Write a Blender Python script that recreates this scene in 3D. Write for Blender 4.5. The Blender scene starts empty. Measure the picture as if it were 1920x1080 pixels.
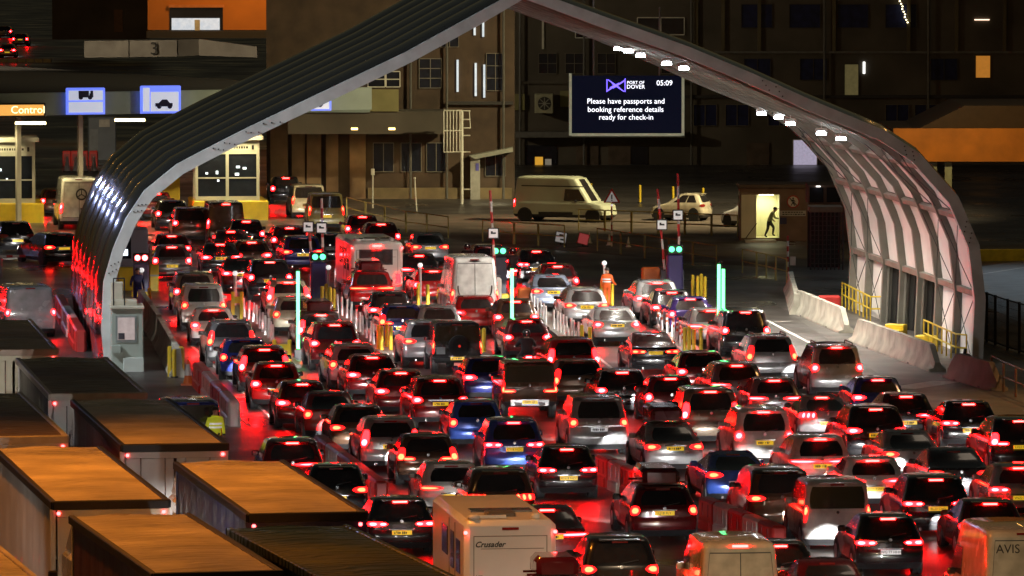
import bpy, bmesh, math, random
from mathutils import Vector, Matrix, Euler
random.seed(11)
R = math.radians
SC = bpy.context.scene
COL = SC.collection
# ------------------------------------------------------------------ camera
F, CH = 11500.0, 17.5                    # focal length in photo pixels, camera height in metres
PITCH = math.atan(740 / F)
cd = bpy.data.cameras.new('camera'); cam = bpy.data.objects.new('camera', cd); COL.objects.link(cam)
cam.location = (0, 0, CH); cam.rotation_euler = (R(90) - PITCH, 0, 0)
cd.sensor_width = 36; cd.lens = F / 1920 * 36; cd.clip_start = 1; cd.clip_end = 3000
SC.camera = cam
# ------------------------------------------------------------------ night sky, added sun for faint skyglow, exposure
w = bpy.data.worlds.new('World'); SC.world = w; w.use_nodes = True
nt = w.node_tree; sk = nt.nodes.new('ShaderNodeTexSky'); sk.sky_type = 'NISHITA'; sk.sun_disc = False
sk.sun_elevation = R(4); sk.sun_rotation = R(200)
bgn = nt.nodes['Background']; tint = nt.nodes.new('ShaderNodeVectorMath'); tint.operation = 'MULTIPLY'; tint.inputs[1].default_value = (1, .74, .52)   # town-lit cloud
nt.links.new(sk.outputs[0], tint.inputs[0]); nt.links.new(tint.outputs[0], bgn.inputs[0]); bgn.inputs[1].default_value = 0.0085
ml = bpy.data.lights.new('skyglow_sun', 'SUN'); ml.energy = 0.012; ml.angle = R(10); ml.color = (1, .8, .6)  # added warm sun, a weak fill for the skyglow
mo = bpy.data.objects.new('skyglow_sun', ml); COL.objects.link(mo); mo.rotation_euler = (R(40), 0, R(160))
SC.view_settings.view_transform = 'Standard'; SC.view_settings.look = 'None'
SC.view_settings.exposure = 0.85; SC.view_settings.gamma = 1; SC.view_settings.use_curve_mapping = False
SC.cycles.use_denoising = True; SC.cycles.use_light_tree = True
SC.cycles.max_bounces = 6; SC.cycles.sample_clamp_indirect = 6
SC.cycles.use_adaptive_sampling = False

def ray(px, py):
    x = (px - 960) / F; y = (540 - py) / F
    return (x, math.cos(PITCH) + y * math.sin(PITCH), y * math.cos(PITCH) - math.sin(PITCH))
def G(px, py, z=0.0):                     # the point at height z that shows at a photo pixel
    d = ray(px, py); t = (z - CH) / d[2]; return Vector((d[0] * t, d[1] * t, z))
def V(px, py, Y):                         # the point at depth Y that shows at a photo pixel
    d = ray(px, py); t = Y / d[1]; return Vector((d[0] * t, Y, CH + d[2] * t))

# ------------------------------------------------------------------ materials
MATS = {}
def mat(name, col, rough=.5, metal=0., var=.15, scale=3., bump=0., coat=0., spec=.5, emit=None, es=0., rvar=0., trans=0., wave=None):
    if name in MATS: return MATS[name]
    m = bpy.data.materials.new(name); m.use_nodes = True; t = m.node_tree; b = t.nodes['Principled BSDF']
    b.inputs['Base Color'].default_value = (*col, 1); b.inputs['Roughness'].default_value = rough
    b.inputs['Metallic'].default_value = metal; b.inputs['Specular IOR Level'].default_value = spec
    b.inputs['Coat Weight'].default_value = coat; b.inputs['Coat Roughness'].default_value = .06
    b.inputs['Transmission Weight'].default_value = trans
    tc = t.nodes.new('ShaderNodeTexCoord'); n = t.nodes.new('ShaderNodeTexNoise')
    n.inputs['Scale'].default_value = scale; n.inputs['Detail'].default_value = 6
    t.links.new(tc.outputs['Object'], n.inputs['Vector'])
    if var:
        mr = t.nodes.new('ShaderNodeMapRange'); mr.inputs[1].default_value = .3; mr.inputs[2].default_value = .7
        mr.inputs[3].default_value = 1 - var; mr.inputs[4].default_value = 1 + var
        t.links.new(n.outputs['Fac'], mr.inputs[0])
        mx = t.nodes.new('ShaderNodeVectorMath'); mx.operation = 'SCALE'; mx.inputs[0].default_value = col
        t.links.new(mr.outputs[0], mx.inputs['Scale']); t.links.new(mx.outputs[0], b.inputs['Base Color'])
    if rvar:
        n2 = t.nodes.new('ShaderNodeTexNoise'); n2.inputs['Scale'].default_value = scale * .37; n2.inputs['Detail'].default_value = 4
        t.links.new(tc.outputs['Object'], n2.inputs['Vector'])
        mr2 = t.nodes.new('ShaderNodeMapRange'); mr2.inputs[1].default_value = .35; mr2.inputs[2].default_value = .65
        mr2.inputs[3].default_value = max(.03, rough - rvar); mr2.inputs[4].default_value = min(1, rough + rvar)
        t.links.new(n2.outputs['Fac'], mr2.inputs[0]); t.links.new(mr2.outputs[0], b.inputs['Roughness'])
    if bump:
        bp = t.nodes.new('ShaderNodeBump'); bp.inputs['Strength'].default_value = bump; bp.inputs['Distance'].default_value = .03
        src = n.outputs['Fac']
        if wave:
            wv = t.nodes.new('ShaderNodeTexWave'); wv.inputs['Scale'].default_value = wave[0]; wv.inputs['Distortion'].default_value = wave[2]
            wv.bands_direction = wave[1]; t.links.new(tc.outputs['Object'], wv.inputs['Vector']); src = wv.outputs['Fac']
        t.links.new(src, bp.inputs['Height']); t.links.new(bp.outputs[0], b.inputs['Normal'])
    if emit:
        b.inputs['Emission Color'].default_value = (*emit, 1); b.inputs['Emission Strength'].default_value = es
    MATS[name] = m
    return m
def paint(name, col, metal=0., rough=.24, coat=1.0):
    return mat('paint_' + name, col, rough, metal, .22, 2.5, 0, coat, .5, rvar=.07)
P = {
 'black': paint('black', (.012, .012, .014)), 'dkgrey': paint('dkgrey', (.05, .05, .055), .4), 'grey': paint('grey', (.20, .20, .21), .5),
 'silver': paint('silver', (.42, .425, .44), .35), 'white': paint('white', (.78, .78, .77)), 'cream': paint('cream', (.55, .50, .38)),
 'blue': paint('blue', (.05, .12, .55), .2), 'dkblue': paint('dkblue', (.02, .03, .17), .2), 'purple': paint('purple', (.05, .03, .16), .3),
 'red': paint('red', (.38, .012, .012)), 'dkred': paint('dkred', (.12, .008, .01), .2), 'ltblue': paint('ltblue', (.34, .40, .54), .3),
 'brown': paint('brown', (.12, .065, .04), .3), 'bronze': paint('bronze', (.24, .19, .14), .4), 'olive': paint('olive', (.52, .44, .16)),  # olive: a beige van's paint with yellow lamplight mixed in
 'green': paint('green', (.02, .05, .02)),
}
GLASS = mat('tinted_glass', (.022, .018, .018), .20, 0, .25, 5, spec=.5, coat=1.0)
TRIM = mat('black_trim', (.02, .02, .022), .5, 0, .2, 8)
TYRE = mat('tyre_rubber', (.018, .018, .018), .8, 0, .2, 10)
RIM = mat('wheel_alloy', (.4, .4, .42), .35, .8, .15, 6)
CHROME = mat('chrome', (.7, .7, .72), .15, 1, .1, 4)
LENS = mat('tail_lens', (.35, .005, .006), .2, 0, .1, 30, emit=(1, .004, .004), es=5)
LENSB = mat('tail_lens_bright', (.4, .01, .01), .2, 0, .1, 30, emit=(1, .002, .0026), es=34)
HOT = mat('tail_bulb_hot', (.6, .1, .1), .3, 0, .1, 30, emit=(1, .0026, .0034), es=250)
WARM = mat('tail_bulb_warm', (.6, .1, .05), .3, 0, .1, 30, emit=(1, .017, .006), es=29)
STOP = mat('stop_strip', (.6, .05, .05), .3, 0, .1, 30, emit=(1, .0025, .0023), es=200)
STOPOFF = mat('stop_strip_unlit', (.22, .012, .012), .25, 0, .1, 20)
PLY = mat('plate_yellow', (.85, .55, .02), .35, 0, .06, 8, emit=(1, .62, .03), es=.30)  # glow put into the plate in place of plate lamps
PLW = mat('plate_white', (.8, .8, .8), .35, 0, .06, 8, emit=(1, 1, 1), es=.2)  # same glow for white plates, in place of plate lamps
INK = mat('print_black', (.012, .012, .012), .5, 0, .05, 10)
HLAMP = mat('headlamp_glass', (.8, .8, .85), .1, 0, .1, 10, emit=(1, .97, .9), es=6)

# ------------------------------------------------------------------ mesh helpers
class MB:
    def __init__(s): s.v = []; s.f = []; s.m = []
    def quad(s, a, b, c, d, m=0):
        n = len(s.v); s.v += [tuple(a), tuple(b), tuple(c), tuple(d)]; s.f.append((n, n + 1, n + 2, n + 3)); s.m.append(m)
    def box(s, x0, x1, y0, y1, z0, z1, m=0, M=None):
        n = len(s.v)
        for z in (z0, z1):
            for x, y in ((x0, y0), (x1, y0), (x1, y1), (x0, y1)):
                p = Vector((x, y, z)); s.v.append(tuple(M @ p if M else p))
        for f in ((0, 3, 2, 1), (4, 5, 6, 7), (0, 1, 5, 4), (1, 2, 6, 5), (2, 3, 7, 6), (3, 0, 4, 7)):
            s.f.append(tuple(n + i for i in f)); s.m.append(m)
        return s
    def cbox(s, x0, x1, y0, y1, z0, z1, c=.03, m=0):       # box with chamfered vertical and top edges
        n = len(s.v); lv = [(z0, 0), (z1 - c, 0), (z1, c)]
        for z, i in lv:
            for x, y in ((x0 + c, y0 + i), (x1 - c, y0 + i), (x1 - i, y0 + c), (x1 - i, y1 - c), (x1 - c, y1 - i), (x0 + c, y1 - i), (x0 + i, y1 - c), (x0 + i, y0 + c)):
                s.v.append((x, y, z))
        for k in range(2):
            for j in range(8):
                a = n + k * 8 + j; b = n + k * 8 + (j + 1) % 8; s.f.append((a, b, b + 8, a + 8)); s.m.append(m)
        s.f.append(tuple(n + 16 + j for j in range(8))); s.m.append(m)
        s.f.append(tuple(n + 7 - j for j in range(8))); s.m.append(m)
        return s
    def bar(s, p, q, r, n=6, m=0, r2=None, cap=True):       # round bar from p to q
        p, q = Vector(p), Vector(q); d = (q - p).normalized(); a = d.orthogonal().normalized(); b = d.cross(a); k = len(s.v); r2 = r if r2 is None else r2
        for c, rr in ((p, r), (q, r2)):
            for i in range(n):
                t = 2 * math.pi * i / n; s.v.append(tuple(c + a * rr * math.cos(t) + b * rr * math.sin(t)))
        for i in range(n):
            j = (i + 1) % n; s.f.append((k + i, k + j, k + n + j, k + n + i)); s.m.append(m)
        if cap:
            s.f.append(tuple(k + n - 1 - i for i in range(n))); s.m.append(m); s.f.append(tuple(k + n + i for i in range(n))); s.m.append(m)
        return s
    def path(s, pts, r, n=6, m=0):
        for a, b in zip(pts, pts[1:]): s.bar(a, b, r, n, m)
        return s
    def ball(s, c, r, m=0, n=8, sz=1):
        k = len(s.v); c = Vector(c)
        for i in range(1, n // 2 + 1):
            for j in range(n):
                th = math.pi * i / (n // 2 + 1); ph = 2 * math.pi * j / n
                s.v.append(tuple(c + Vector((r * math.sin(th) * math.cos(ph), r * math.sin(th) * math.sin(ph), r * sz * math.cos(th)))))
        rows = n // 2
        for i in range(rows - 1):
            for j in range(n):
                a = k + i * n + j; b = k + i * n + (j + 1) % n; s.f.append((a, a + n, b + n, b)); s.m.append(m)
        s.f.append(tuple(k + j for j in range(n))); s.m.append(m)
        s.f.append(tuple(k + (rows - 1) * n + n - 1 - j for j in range(n))); s.m.append(m)
        return s
    def prism(s, poly, a, b, m=0, ends=True):               # poly: list of (u,w) -> a(u,w), b(u,w) give the 3D ends
        k = len(s.v); n = len(poly); s.v += [tuple(a(*p)) for p in poly] + [tuple(b(*p)) for p in poly]
        for i in range(n):
            j = (i + 1) % n; s.f.append((k + i, k + j, k + n + j, k + n + i)); s.m.append(m)
        if ends:
            s.f.append(tuple(k + n - 1 - i for i in range(n))); s.m.append(m); s.f.append(tuple(k + n + i for i in range(n))); s.m.append(m)
        return s
    def mesh(s, name, mats, smooth=None):
        me = bpy.data.meshes.new(name); me.from_pydata(s.v, [], s.f)
        if not isinstance(mats, (list, tuple)): mats = [mats]
        for x in mats: me.materials.append(x)
        me.polygons.foreach_set('material_index', s.m)
        bm = bmesh.new(); bm.from_mesh(me); bmesh.ops.remove_doubles(bm, verts=bm.verts, dist=1e-5)
        bmesh.ops.recalc_face_normals(bm, faces=bm.faces); bm.to_mesh(me); bm.free()
        if smooth:
            me.polygons.foreach_set('use_smooth', [True] * len(me.polygons)); me.set_sharp_from_angle(angle=R(smooth))
        me.update(); return me
def put(name, me, parent=None, loc=(0, 0, 0), rot=(0, 0, 0), sc=None):
    o = bpy.data.objects.new(name, me); COL.objects.link(o); o.location = loc; o.rotation_euler = rot
    if sc: o.scale = sc
    if parent: o.parent = parent
    return o
def tag(o, label, cat, group=None):
    o['label'] = label; o['category'] = cat
    if group: o['group'] = group
    return o
def thing(name, label, cat, loc=(0, 0, 0), rz=0., group=None):
    o = bpy.data.objects.new(name, None); COL.objects.link(o); o.location = loc; o.rotation_euler = (0, 0, rz); o.empty_display_size = .2
    return tag(o, label, cat, group)
def struct(name, me, kind='structure'):
    o = put(name, me); o['kind'] = kind; return o
def clone(o, parent=None):
    c = o.copy(); COL.objects.link(c); c.parent = parent
    for ch in o.children: clone(ch, c)
    return c
TXT = {}
def text_mesh(s, size, m, depth=.004, align='CENTER', shear=0., bold=0.):
    k = (s, size, m.name, align, shear)
    if k in TXT: return TXT[k]
    cu = bpy.data.curves.new('t', 'FONT'); cu.body = s; cu.size = size; cu.align_x = align; cu.align_y = 'CENTER'; cu.extrude = depth; cu.shear = shear; cu.offset = bold; cu.resolution_u = 3
    o = bpy.data.objects.new('t', cu); COL.objects.link(o); bpy.context.view_layer.update()
    me = bpy.data.meshes.new_from_object(o.evaluated_get(bpy.context.evaluated_depsgraph_get()))
    bpy.data.objects.remove(o); bpy.data.curves.remove(cu); me.name = 'lettering'; me.materials.clear(); me.materials.append(m); TXT[k] = me
    return me
UP = (R(90), 0, 0)                                           # text standing upright, read from -Y
def spot(name, parent, loc, rot, power, cone, col=(1, 1, 1), blend=.4, r=.06):
    l = bpy.data.lights.new(name, 'SPOT'); l.energy = power; l.spot_size = R(cone); l.spot_blend = blend; l.color = col; l.shadow_soft_size = r
    o = bpy.data.objects.new(name, l); COL.objects.link(o); o.parent = parent; o.location = loc; o.rotation_euler = rot
    return o
# ------------------------------------------------------------------ ground
ASPH = mat('wet_asphalt', (.058, .052, .048), .40, 0, .35, .45, .08, spec=.5, rvar=.14)
ASPH2 = mat('worn_asphalt', (.085, .08, .075), .42, 0, .25, .6, .1, rvar=.12)
LINE = mat('road_paint', (.6, .6, .57), .45, 0, .3, 3)
g = MB(); g.quad((-700, 20, 0), (700, 20, 0), (700, 2200, 0), (-700, 2200, 0)); struct('ground', g.mesh('ground', ASPH))
g = MB()
pl = [G(1440, 560, .004), G(1530, 560, .004), G(1990, 760, .004), G(1990, 900, .004), G(1690, 730, .004)]
g.v = [tuple(p) for p in pl]; g.f = [tuple(range(5))]; g.m = [0]; struct('side_road', g.mesh('side_road', ASPH2))
g = MB(); g.quad(G(640, 402, .004), G(1490, 402, .004), G(1470, 505, .004), G(880, 455, .004)); struct('yard', g.mesh('yard', mat('yard_lit_tarmac', (.12, .095, .075), .6, 0, .4, .5, .1, rvar=.15)))  # ground colour lightened here in place of more yard light
g = MB()
def stripe(a, b, wd):
    a = G(*a, .008); b = G(*b, .008); d = (b - a).normalized(); n = Vector((-d.y, d.x, 0)) * wd / 2; g.quad(a - n, b - n, b + n, a + n)
stripe((1437, 600), (1560, 665), .15); stripe((1690, 728), (1775, 715), 1.1); stripe((1437, 604), (1485, 602), .2)
stripe((350, 640), (640, 900), .12); stripe((455, 620), (560, 700), .12); stripe((730, 675), (880, 790), .12); stripe((1090, 645), (1160, 700), .12)
stripe((395, 745), (470, 800), .12)
struct('road_marking', g.mesh('road_marking', LINE))
# road with cool lamplight put into its colour, and kerb, beyond the right-hand fence
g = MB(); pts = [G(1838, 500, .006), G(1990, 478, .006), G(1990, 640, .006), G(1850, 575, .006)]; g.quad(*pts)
struct('lit_road', g.mesh('lit_road', mat('lit_road_grey_blue', (.22, .25, .27), .5, 0, .2, 1.)))
g = MB(); a, b = G(1822, 490), G(2000, 488); d = (b - a); n = Vector((0, .15, 0))
g.prism([(0, 0), (.3, 0), (.3, .55), (0, .55)], lambda u, w_: (a.x, a.y + u, w_), lambda u, w_: (b.x, b.y + u, w_))
struct('yellow_kerb', g.mesh('yellow_kerb', mat('kerb_yellow', (.6, .5, .03), .5, 0, .2, 3)))
g = MB(); a, b = G(1832, 516), G(2000, 490); n = Vector((0, .35, 0)); g.quad(a + Vector((0, 0, .012)), b + Vector((0, 0, .012)), b + n + Vector((0, 0, .012)), a + n + Vector((0, 0, .012)))
struct('road_edge_line', g.mesh('road_edge_line', LINE))
# raised lane islands
KERB = mat('kerb_concrete', (.22, .21, .19), .6, 0, .25, 2)
def island(x0, y0, x1, y1, wd=.8):
    a, b = G(x0, y0), G(x1, y1); d = (b - a).normalized(); n = Vector((-d.y, d.x, 0)) * wd / 2
    q = [a - n, b - n, b + n, a + n]; m = MB(); k = 4
    m.v = [tuple(p) for p in q] + [(p.x, p.y, .12) for p in q]
    m.f = [(0, 1, 5, 4), (1, 2, 6, 5), (2, 3, 7, 6), (3, 0, 4, 7), (4, 5, 6, 7)]; m.m = [0] * 5
    struct('lane_island', m.mesh('lane_island', KERB))
for q in ((545, 690, 425, 570), (742, 675, 600, 555), (905, 672, 785, 565), (1095, 660, 985, 570), (1302, 668, 1195, 570)): island(*q)

# ------------------------------------------------------------------ the arch over the check-in lanes
YAW = R(6.0)
PROF = [(0, 0), (-.12, 1.4), (-.03, 3.17), (.31, 4.35), (.8, 5.5), (1.47, 6.5), (2.65, 7.45), (3.6, 7.95), (5.33, 8.82), (8.64, 10.38), (11.13, 11.56), (13.6, 12.9),
        (15.5, 13.95), (18.5, 12.85), (21.6, 11.75), (24, 10.75), (26.1, 9.8), (29.0, 8.6), (30.3, 7.75), (31.75, 6.15), (32.55, 4.35), (32.8, 2.3), (32.7, 0)]
UX = Vector((math.cos(YAW), math.sin(YAW), 0)); AX = Vector((-math.sin(YAW), math.cos(YAW), 0)); A0 = G(200, 690)
A0.z = 0; NB = 7; BAY = 4.15
def pn(i):                                                    # outward normal in the profile plane
    a = PROF[max(0, i - 1)]; b = PROF[min(len(PROF) - 1, i + 1)]; t = Vector((b[0] - a[0], b[1] - a[1])).normalized(); return Vector((-t.y, t.x))
def AP(i, d, off=0.):                                          # arch point: profile index, metres along the tunnel, outward offset
    i0 = int(math.floor(i)); i1 = min(i0 + 1, len(PROF) - 1); f = i - i0
    p = Vector(PROF[i0]).lerp(Vector(PROF[i1]), f); n = pn(i0).lerp(pn(i1), f).normalized(); p = p + n * off
    return A0 + UX * p.x + AX * d + Vector((0, 0, p.y))
NP = len(PROF)
SKIN = mat('dark_membrane', (.012, .012, .014), .15, 0, .2, .6, coat=.6, spec=.7, rvar=.05)
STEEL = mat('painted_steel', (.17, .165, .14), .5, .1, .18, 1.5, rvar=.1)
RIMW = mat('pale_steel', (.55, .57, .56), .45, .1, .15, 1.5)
WALLP = mat('white_sheet', (.74, .70, .68), .55, 0, .12, .6)
CEIL = mat('roof_lining', (.40, .33, .25), .6, 0, .3, 1.)  # lightened to paint the bounced light on the ceiling
arch = thing('canopy_arch', 'huge dark curved arch canopy spanning all the check-in lanes', 'arch canopy', A0, 0)
def aput(name, mb, m, smooth=None):
    me = mb.mesh(name, m, smooth); me.transform(Matrix.Translation(-A0)); return put(name, me, arch)
for b in range(NB):                                            # outer skin, one bulging sheet per bay
    mb = MB(); nj = 6; k0 = 0
    idx = [i * .5 for i in range((NP - 1) * 2 + 1)]
    for i in idx:
        for j in range(nj + 1):
            f = j / nj; mb.v.append(tuple(AP(i, .12 + b * BAY + f * (BAY - .24), .04 + .27 * math.sin(math.pi * f))))
    for a in range(len(idx) - 1):
        for j in range(nj):
            k = a * (nj + 1) + j; mb.f.append((k, k + 1, k + nj + 2, k + nj + 1)); mb.m.append(0)
    aput('roof_sheet', mb, SKIN, 50)
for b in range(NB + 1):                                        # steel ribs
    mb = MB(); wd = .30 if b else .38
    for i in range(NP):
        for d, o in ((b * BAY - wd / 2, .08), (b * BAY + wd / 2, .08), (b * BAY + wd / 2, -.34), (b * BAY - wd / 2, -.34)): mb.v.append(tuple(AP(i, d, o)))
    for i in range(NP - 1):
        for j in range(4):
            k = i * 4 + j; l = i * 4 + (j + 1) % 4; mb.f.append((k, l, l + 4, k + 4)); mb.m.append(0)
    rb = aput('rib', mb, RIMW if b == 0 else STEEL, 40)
    if b == 0:
        mb = MB()                                              # bolted splice plates and studs on the front rib
        for i in (2.3, 4.3, 7.2, 7.9, 15.2, 17.6, 19.5):
            for q in range(6):
                p = AP(i + .08 * q, -wd / 2 - .012, -.02 - .11 * (q % 3)); mb.bar(p, p - AX * .03, .03, 6)
        me = mb.mesh('bolt', TRIM); me.transform(Matrix.Translation(-A0)); put('bolt', me, rb)['kind'] = 'stuff'
PUR = [i for i in (12.6, 13.5, 14.4, 15.3, 16.2, 17.1, 18.2, 19.35, 20.9, 8.2, 9.2, 10.2, 11.2, 3.2, 1.5)]
for i in PUR:                                                  # purlins, butted between the ribs
    mb = MB(); big = .16 if 17 < i < 21.5 else .09
    for b in range(NB):
        d0, d1 = b * BAY + .2, (b + 1) * BAY - .16
        q0 = [AP(i - big * .35, d0, -.10), AP(i + big * .35, d0, -.10), AP(i + big * .35, d0, -.26), AP(i - big * .35, d0, -.26)]
        q1 = [p + AX * (d1 - d0) for p in q0]; k = len(mb.v); mb.v += [tuple(p) for p in q0 + q1]
        for j in range(4): mb.f.append((k + j, k + (j + 1) % 4, k + 4 + (j + 1) % 4, k + 4 + j)); mb.m.append(0)
        mb.f += [(k + 3, k + 2, k + 1, k), (k + 4, k + 5, k + 6, k + 7)]; mb.m += [0, 0]
    aput('purlin', mb, STEEL)
def lining(name, i0, i1, b, m):
    mb = MB(); n = max(2, int((i1 - i0) * 3))
    for a in range(n + 1):
        i = i0 + (i1 - i0) * a / n
        for d in (b * BAY + .16, (b + 1) * BAY - .16): mb.v.append(tuple(AP(i, d, -.05)))
    for a in range(n): mb.f.append((2 * a, 2 * a + 1, 2 * a + 3, 2 * a + 2)); mb.m.append(0)
    aput(name, mb, m, 60)
for b in range(NB):
    lining('roof_lining', 9, 17.2, b, CEIL); lining('wall_panel', 17.25, 19.3, b, WALLP)
    lining('wall_panel', 19.4, 20.85, b, WALLP)
    if b not in (2, 3, 4): lining('wall_panel', 20.95, 22, b, WALLP)
mb = MB()
for b in (0, 1, 5, 6):                                         # diagonal tie cables
    for i0, i1 in ((17.6, 19.2), (19.5, 20.8), (21, 21.95)):
        mb.bar(AP(i0, b * BAY + .3, -.3), AP(i1, (b + 1) * BAY - .3, -.3), .018, 4); mb.bar(AP(i1, b * BAY + .3, -.3), AP(i0, (b + 1) * BAY - .3, -.3), .018, 4)
aput('tie_cable', mb, TRIM)['kind'] = 'stuff'
for b in (2, 3, 4):                                            # door frames in the open bays
    mb = MB()
    for d in (b * BAY + .35, (b + 1) * BAY - .35): mb.bar(AP(20.98, d, -.12), AP(22, d, -.12), .06, 6)
    aput('door_frame', mb, STEEL)
# flood lamps under the roof
LAMP = mat('flood_lamp', (.9, .9, .95), .3, 0, .05, 5, emit=(.86, .93, 1), es=28)
HOUS = mat('lamp_housing', (.5, .5, .5), .4, .3, .1, 5)
mb = MB(); mb.cbox(-.22, .22, -.16, .16, 0, .12, .04); mb.bar((0, 0, .12), (0, 0, .5), .02, 6); FL_H = mb.mesh('housing', HOUS)
mb = MB(); mb.cbox(-.18, .18, -.14, .14, -.14, -.005, .05); FL_L = mb.mesh('lamp_face', LAMP)
def flood(px, py, Y, lab, p=500, aim=(R(18), 0, 0), cone=140, grp='flood lamps under the arch', c=(1, .92, .78)):
    t = thing('flood_lamp', lab, 'flood lamp', V(px, py, Y), YAW, grp)
    put('housing', FL_H, t); put('lamp_face', FL_L, t); spot('flood_beam', t, (0, 0, -.26), aim, p, cone, c, .6, .12); return t
up = [(1282, 124), (1250, 115), (1201, 100), (1178, 92), (1160, 88)]; lo = [(1577, 256), (1540, 246), (1482, 228), (1460, 216), (1428, 209)]
od = ['first', 'second', 'third', 'fourth', 'fifth']
for k, (x, y) in enumerate(up): flood(x, y, 234.5 + k * 5.6 / 1.2, 'white flood lamp, %s along from the arch mouth in the upper row' % od[k], 600, (R(8), R(-14), 0))
for k, (x, y) in enumerate(lo): flood(x, y, 236 + k * 5.6 / 1.2, 'white flood lamp, %s along from the arch mouth in the lower row' % od[k], 1500, (R(4), R(24), 0), 150)
flood(686, 138, 230.5, 'single white flood lamp below the sloping pale front rib', 250, (R(10), R(20), 0), grp=None)
flood(393, 287, 229, 'small white lamp under the bend of the pale front rib', 60, (R(10), R(10), 0), grp=None)

# ------------------------------------------------------------------ information screen hung behind the arch
SCRB = mat('screen_black', (.004, .005, .01), .7, 0, .1, 5, spec=.1, emit=(.03, .04, .12), es=.04)
SCRT = mat('screen_white_text', (.9, .9, .9), .4, 0, .03, 5, emit=(.88, .9, 1), es=1.1)
SCRU = mat('screen_blue_logo', (.1, .1, .8), .4, 0, .05, 5, emit=(.17, .11, 1), es=1.25)
FRM = mat('screen_frame_pale', (.5, .52, .38), .5, 0, .1, 4, emit=(.6, .62, .4), es=.12)
YS = 268; c = V(1175, 196, YS); s_ = YS / F; hw, hh = 103 * s_, 54 * s_
t = thing('information_screen', 'large black screen asking drivers to have passports ready, under the arch', 'screen', c, 0)
mb = MB(); mb.box(-hw, hw, 0, .18, -hh, hh); put('screen_face', mb.mesh('screen_face', SCRB), t)
mb = MB()
for x in (-hw - .06, hw + .06): mb.box(x - .06, x + .06, -.06, .2, -hh - .1, hh + .1)
mb.box(-hw, hw, -.06, .2, -hh - .12, -hh); put('frame', mb.mesh('frame', FRM), t)
mb = MB(); mb.bar((-hw * .6, .1, hh), (-hw * .6, .1, hh + 3.5), .04); mb.bar((hw * .6, .1, hh), (hw * .6, .1, hh + 3), .04); put('hanger', mb.mesh('hanger', STEEL), t)
def scr(s, px, py, size, m=SCRT): p = V(px, py, YS) - c; return put('lettering', text_mesh(s, size, m), t, (p.x, -.012, p.z), UP)
scr('Please have passports and', 1173.5, 190, 15.0 * s_ * .93); scr('booking reference details', 1173, 205.5, 15.0 * s_ * .93); scr('ready for check-in', 1174, 220, 15.0 * s_ * .93)
scr('05:09', 1246, 156, 14.5 * s_ * .95); scr('PORT OF', 1192, 155, 8 * s_ * 1.0); scr('DOVER', 1192, 163, 10.5 * s_ * 1.0)
mb = MB()                                                      # folded-ribbon emblem
def L(x, y): p = V(x, y, YS) - c; return Vector((p.x, -.015, p.z))
for pts in (((1137, 148), (1139, 150), (1139, 171), (1137, 173)), ((1171, 148), (1173, 146.5), (1173, 173), (1171, 171)),
            ((1138, 149), (1141, 149), (1163, 164.5), (1161, 166)), ((1138, 172), (1138, 169), (1160, 155), (1162, 157)),
            ((1172, 149), (1172, 152), (1150, 166), (1148, 164)), ((1172, 172), (1169, 172), (1147, 157), (1149, 155)),
            ((1143, 164), (1145, 165.5), (1156, 158.5), (1154, 157.5))):
    mb.quad(*[L(*p) for p in pts])
put('emblem', mb.mesh('emblem', SCRU), t)

# ------------------------------------------------------------------ toll canopy on the left, with signs
CONC = mat('pale_concrete', (.30, .28, .25), .7, 0, .2, .8)
DKR = mat('dark_roof', (.035, .033, .032), .8, 0, .1, .3)
TEAL = mat('teal_fascia', (.20, .26, .25), .5, 0, .12, .7)
p1, p2 = G(-260, 223, 5.75), G(697, 205, 5.75); d = (p2 - p1); ln = d.length; yw = math.atan2(d.y, d.x)
can = thing('toll_canopy', 'long dark flat canopy over the booths with a grey-teal fascia', 'canopy', p1, yw)
mb = MB(); mb.box(0, ln, 0, .5, 0, 1.2); put('fascia', mb.mesh('fascia', TEAL), can)
mb = MB(); mb.box(0, ln - 1.2, .52, 62, .75, 1.22); put('roof', mb.mesh('roof', DKR), can)
mb = MB(); mb.box(0, ln - 1.2, .52, 30, .3, .7); put('soffit', mb.mesh('soffit', mat('soffit_grey', (.15, .15, .14), .7)), can)
for x in (4.2, 9.5, 13.1, 20.5):
    mb = MB(); mb.box(x - .12, x + .12, 1.2, 1.44, -5.75, .3); put('column', mb.mesh('column', CONC), can)
SB = mat('sign_blue_glow', (.2, .25, .8), .4, 0, .05, 3, emit=(.12, .20, .95), es=.6)
SWt = mat('sign_white_glow', (.8, .82, .9), .4, 0, .05, 3, emit=(.60, .70, .95), es=.32)
SDK = mat('sign_dark_blue', (.01, .012, .08), .4, 0, .05, 3)
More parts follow.
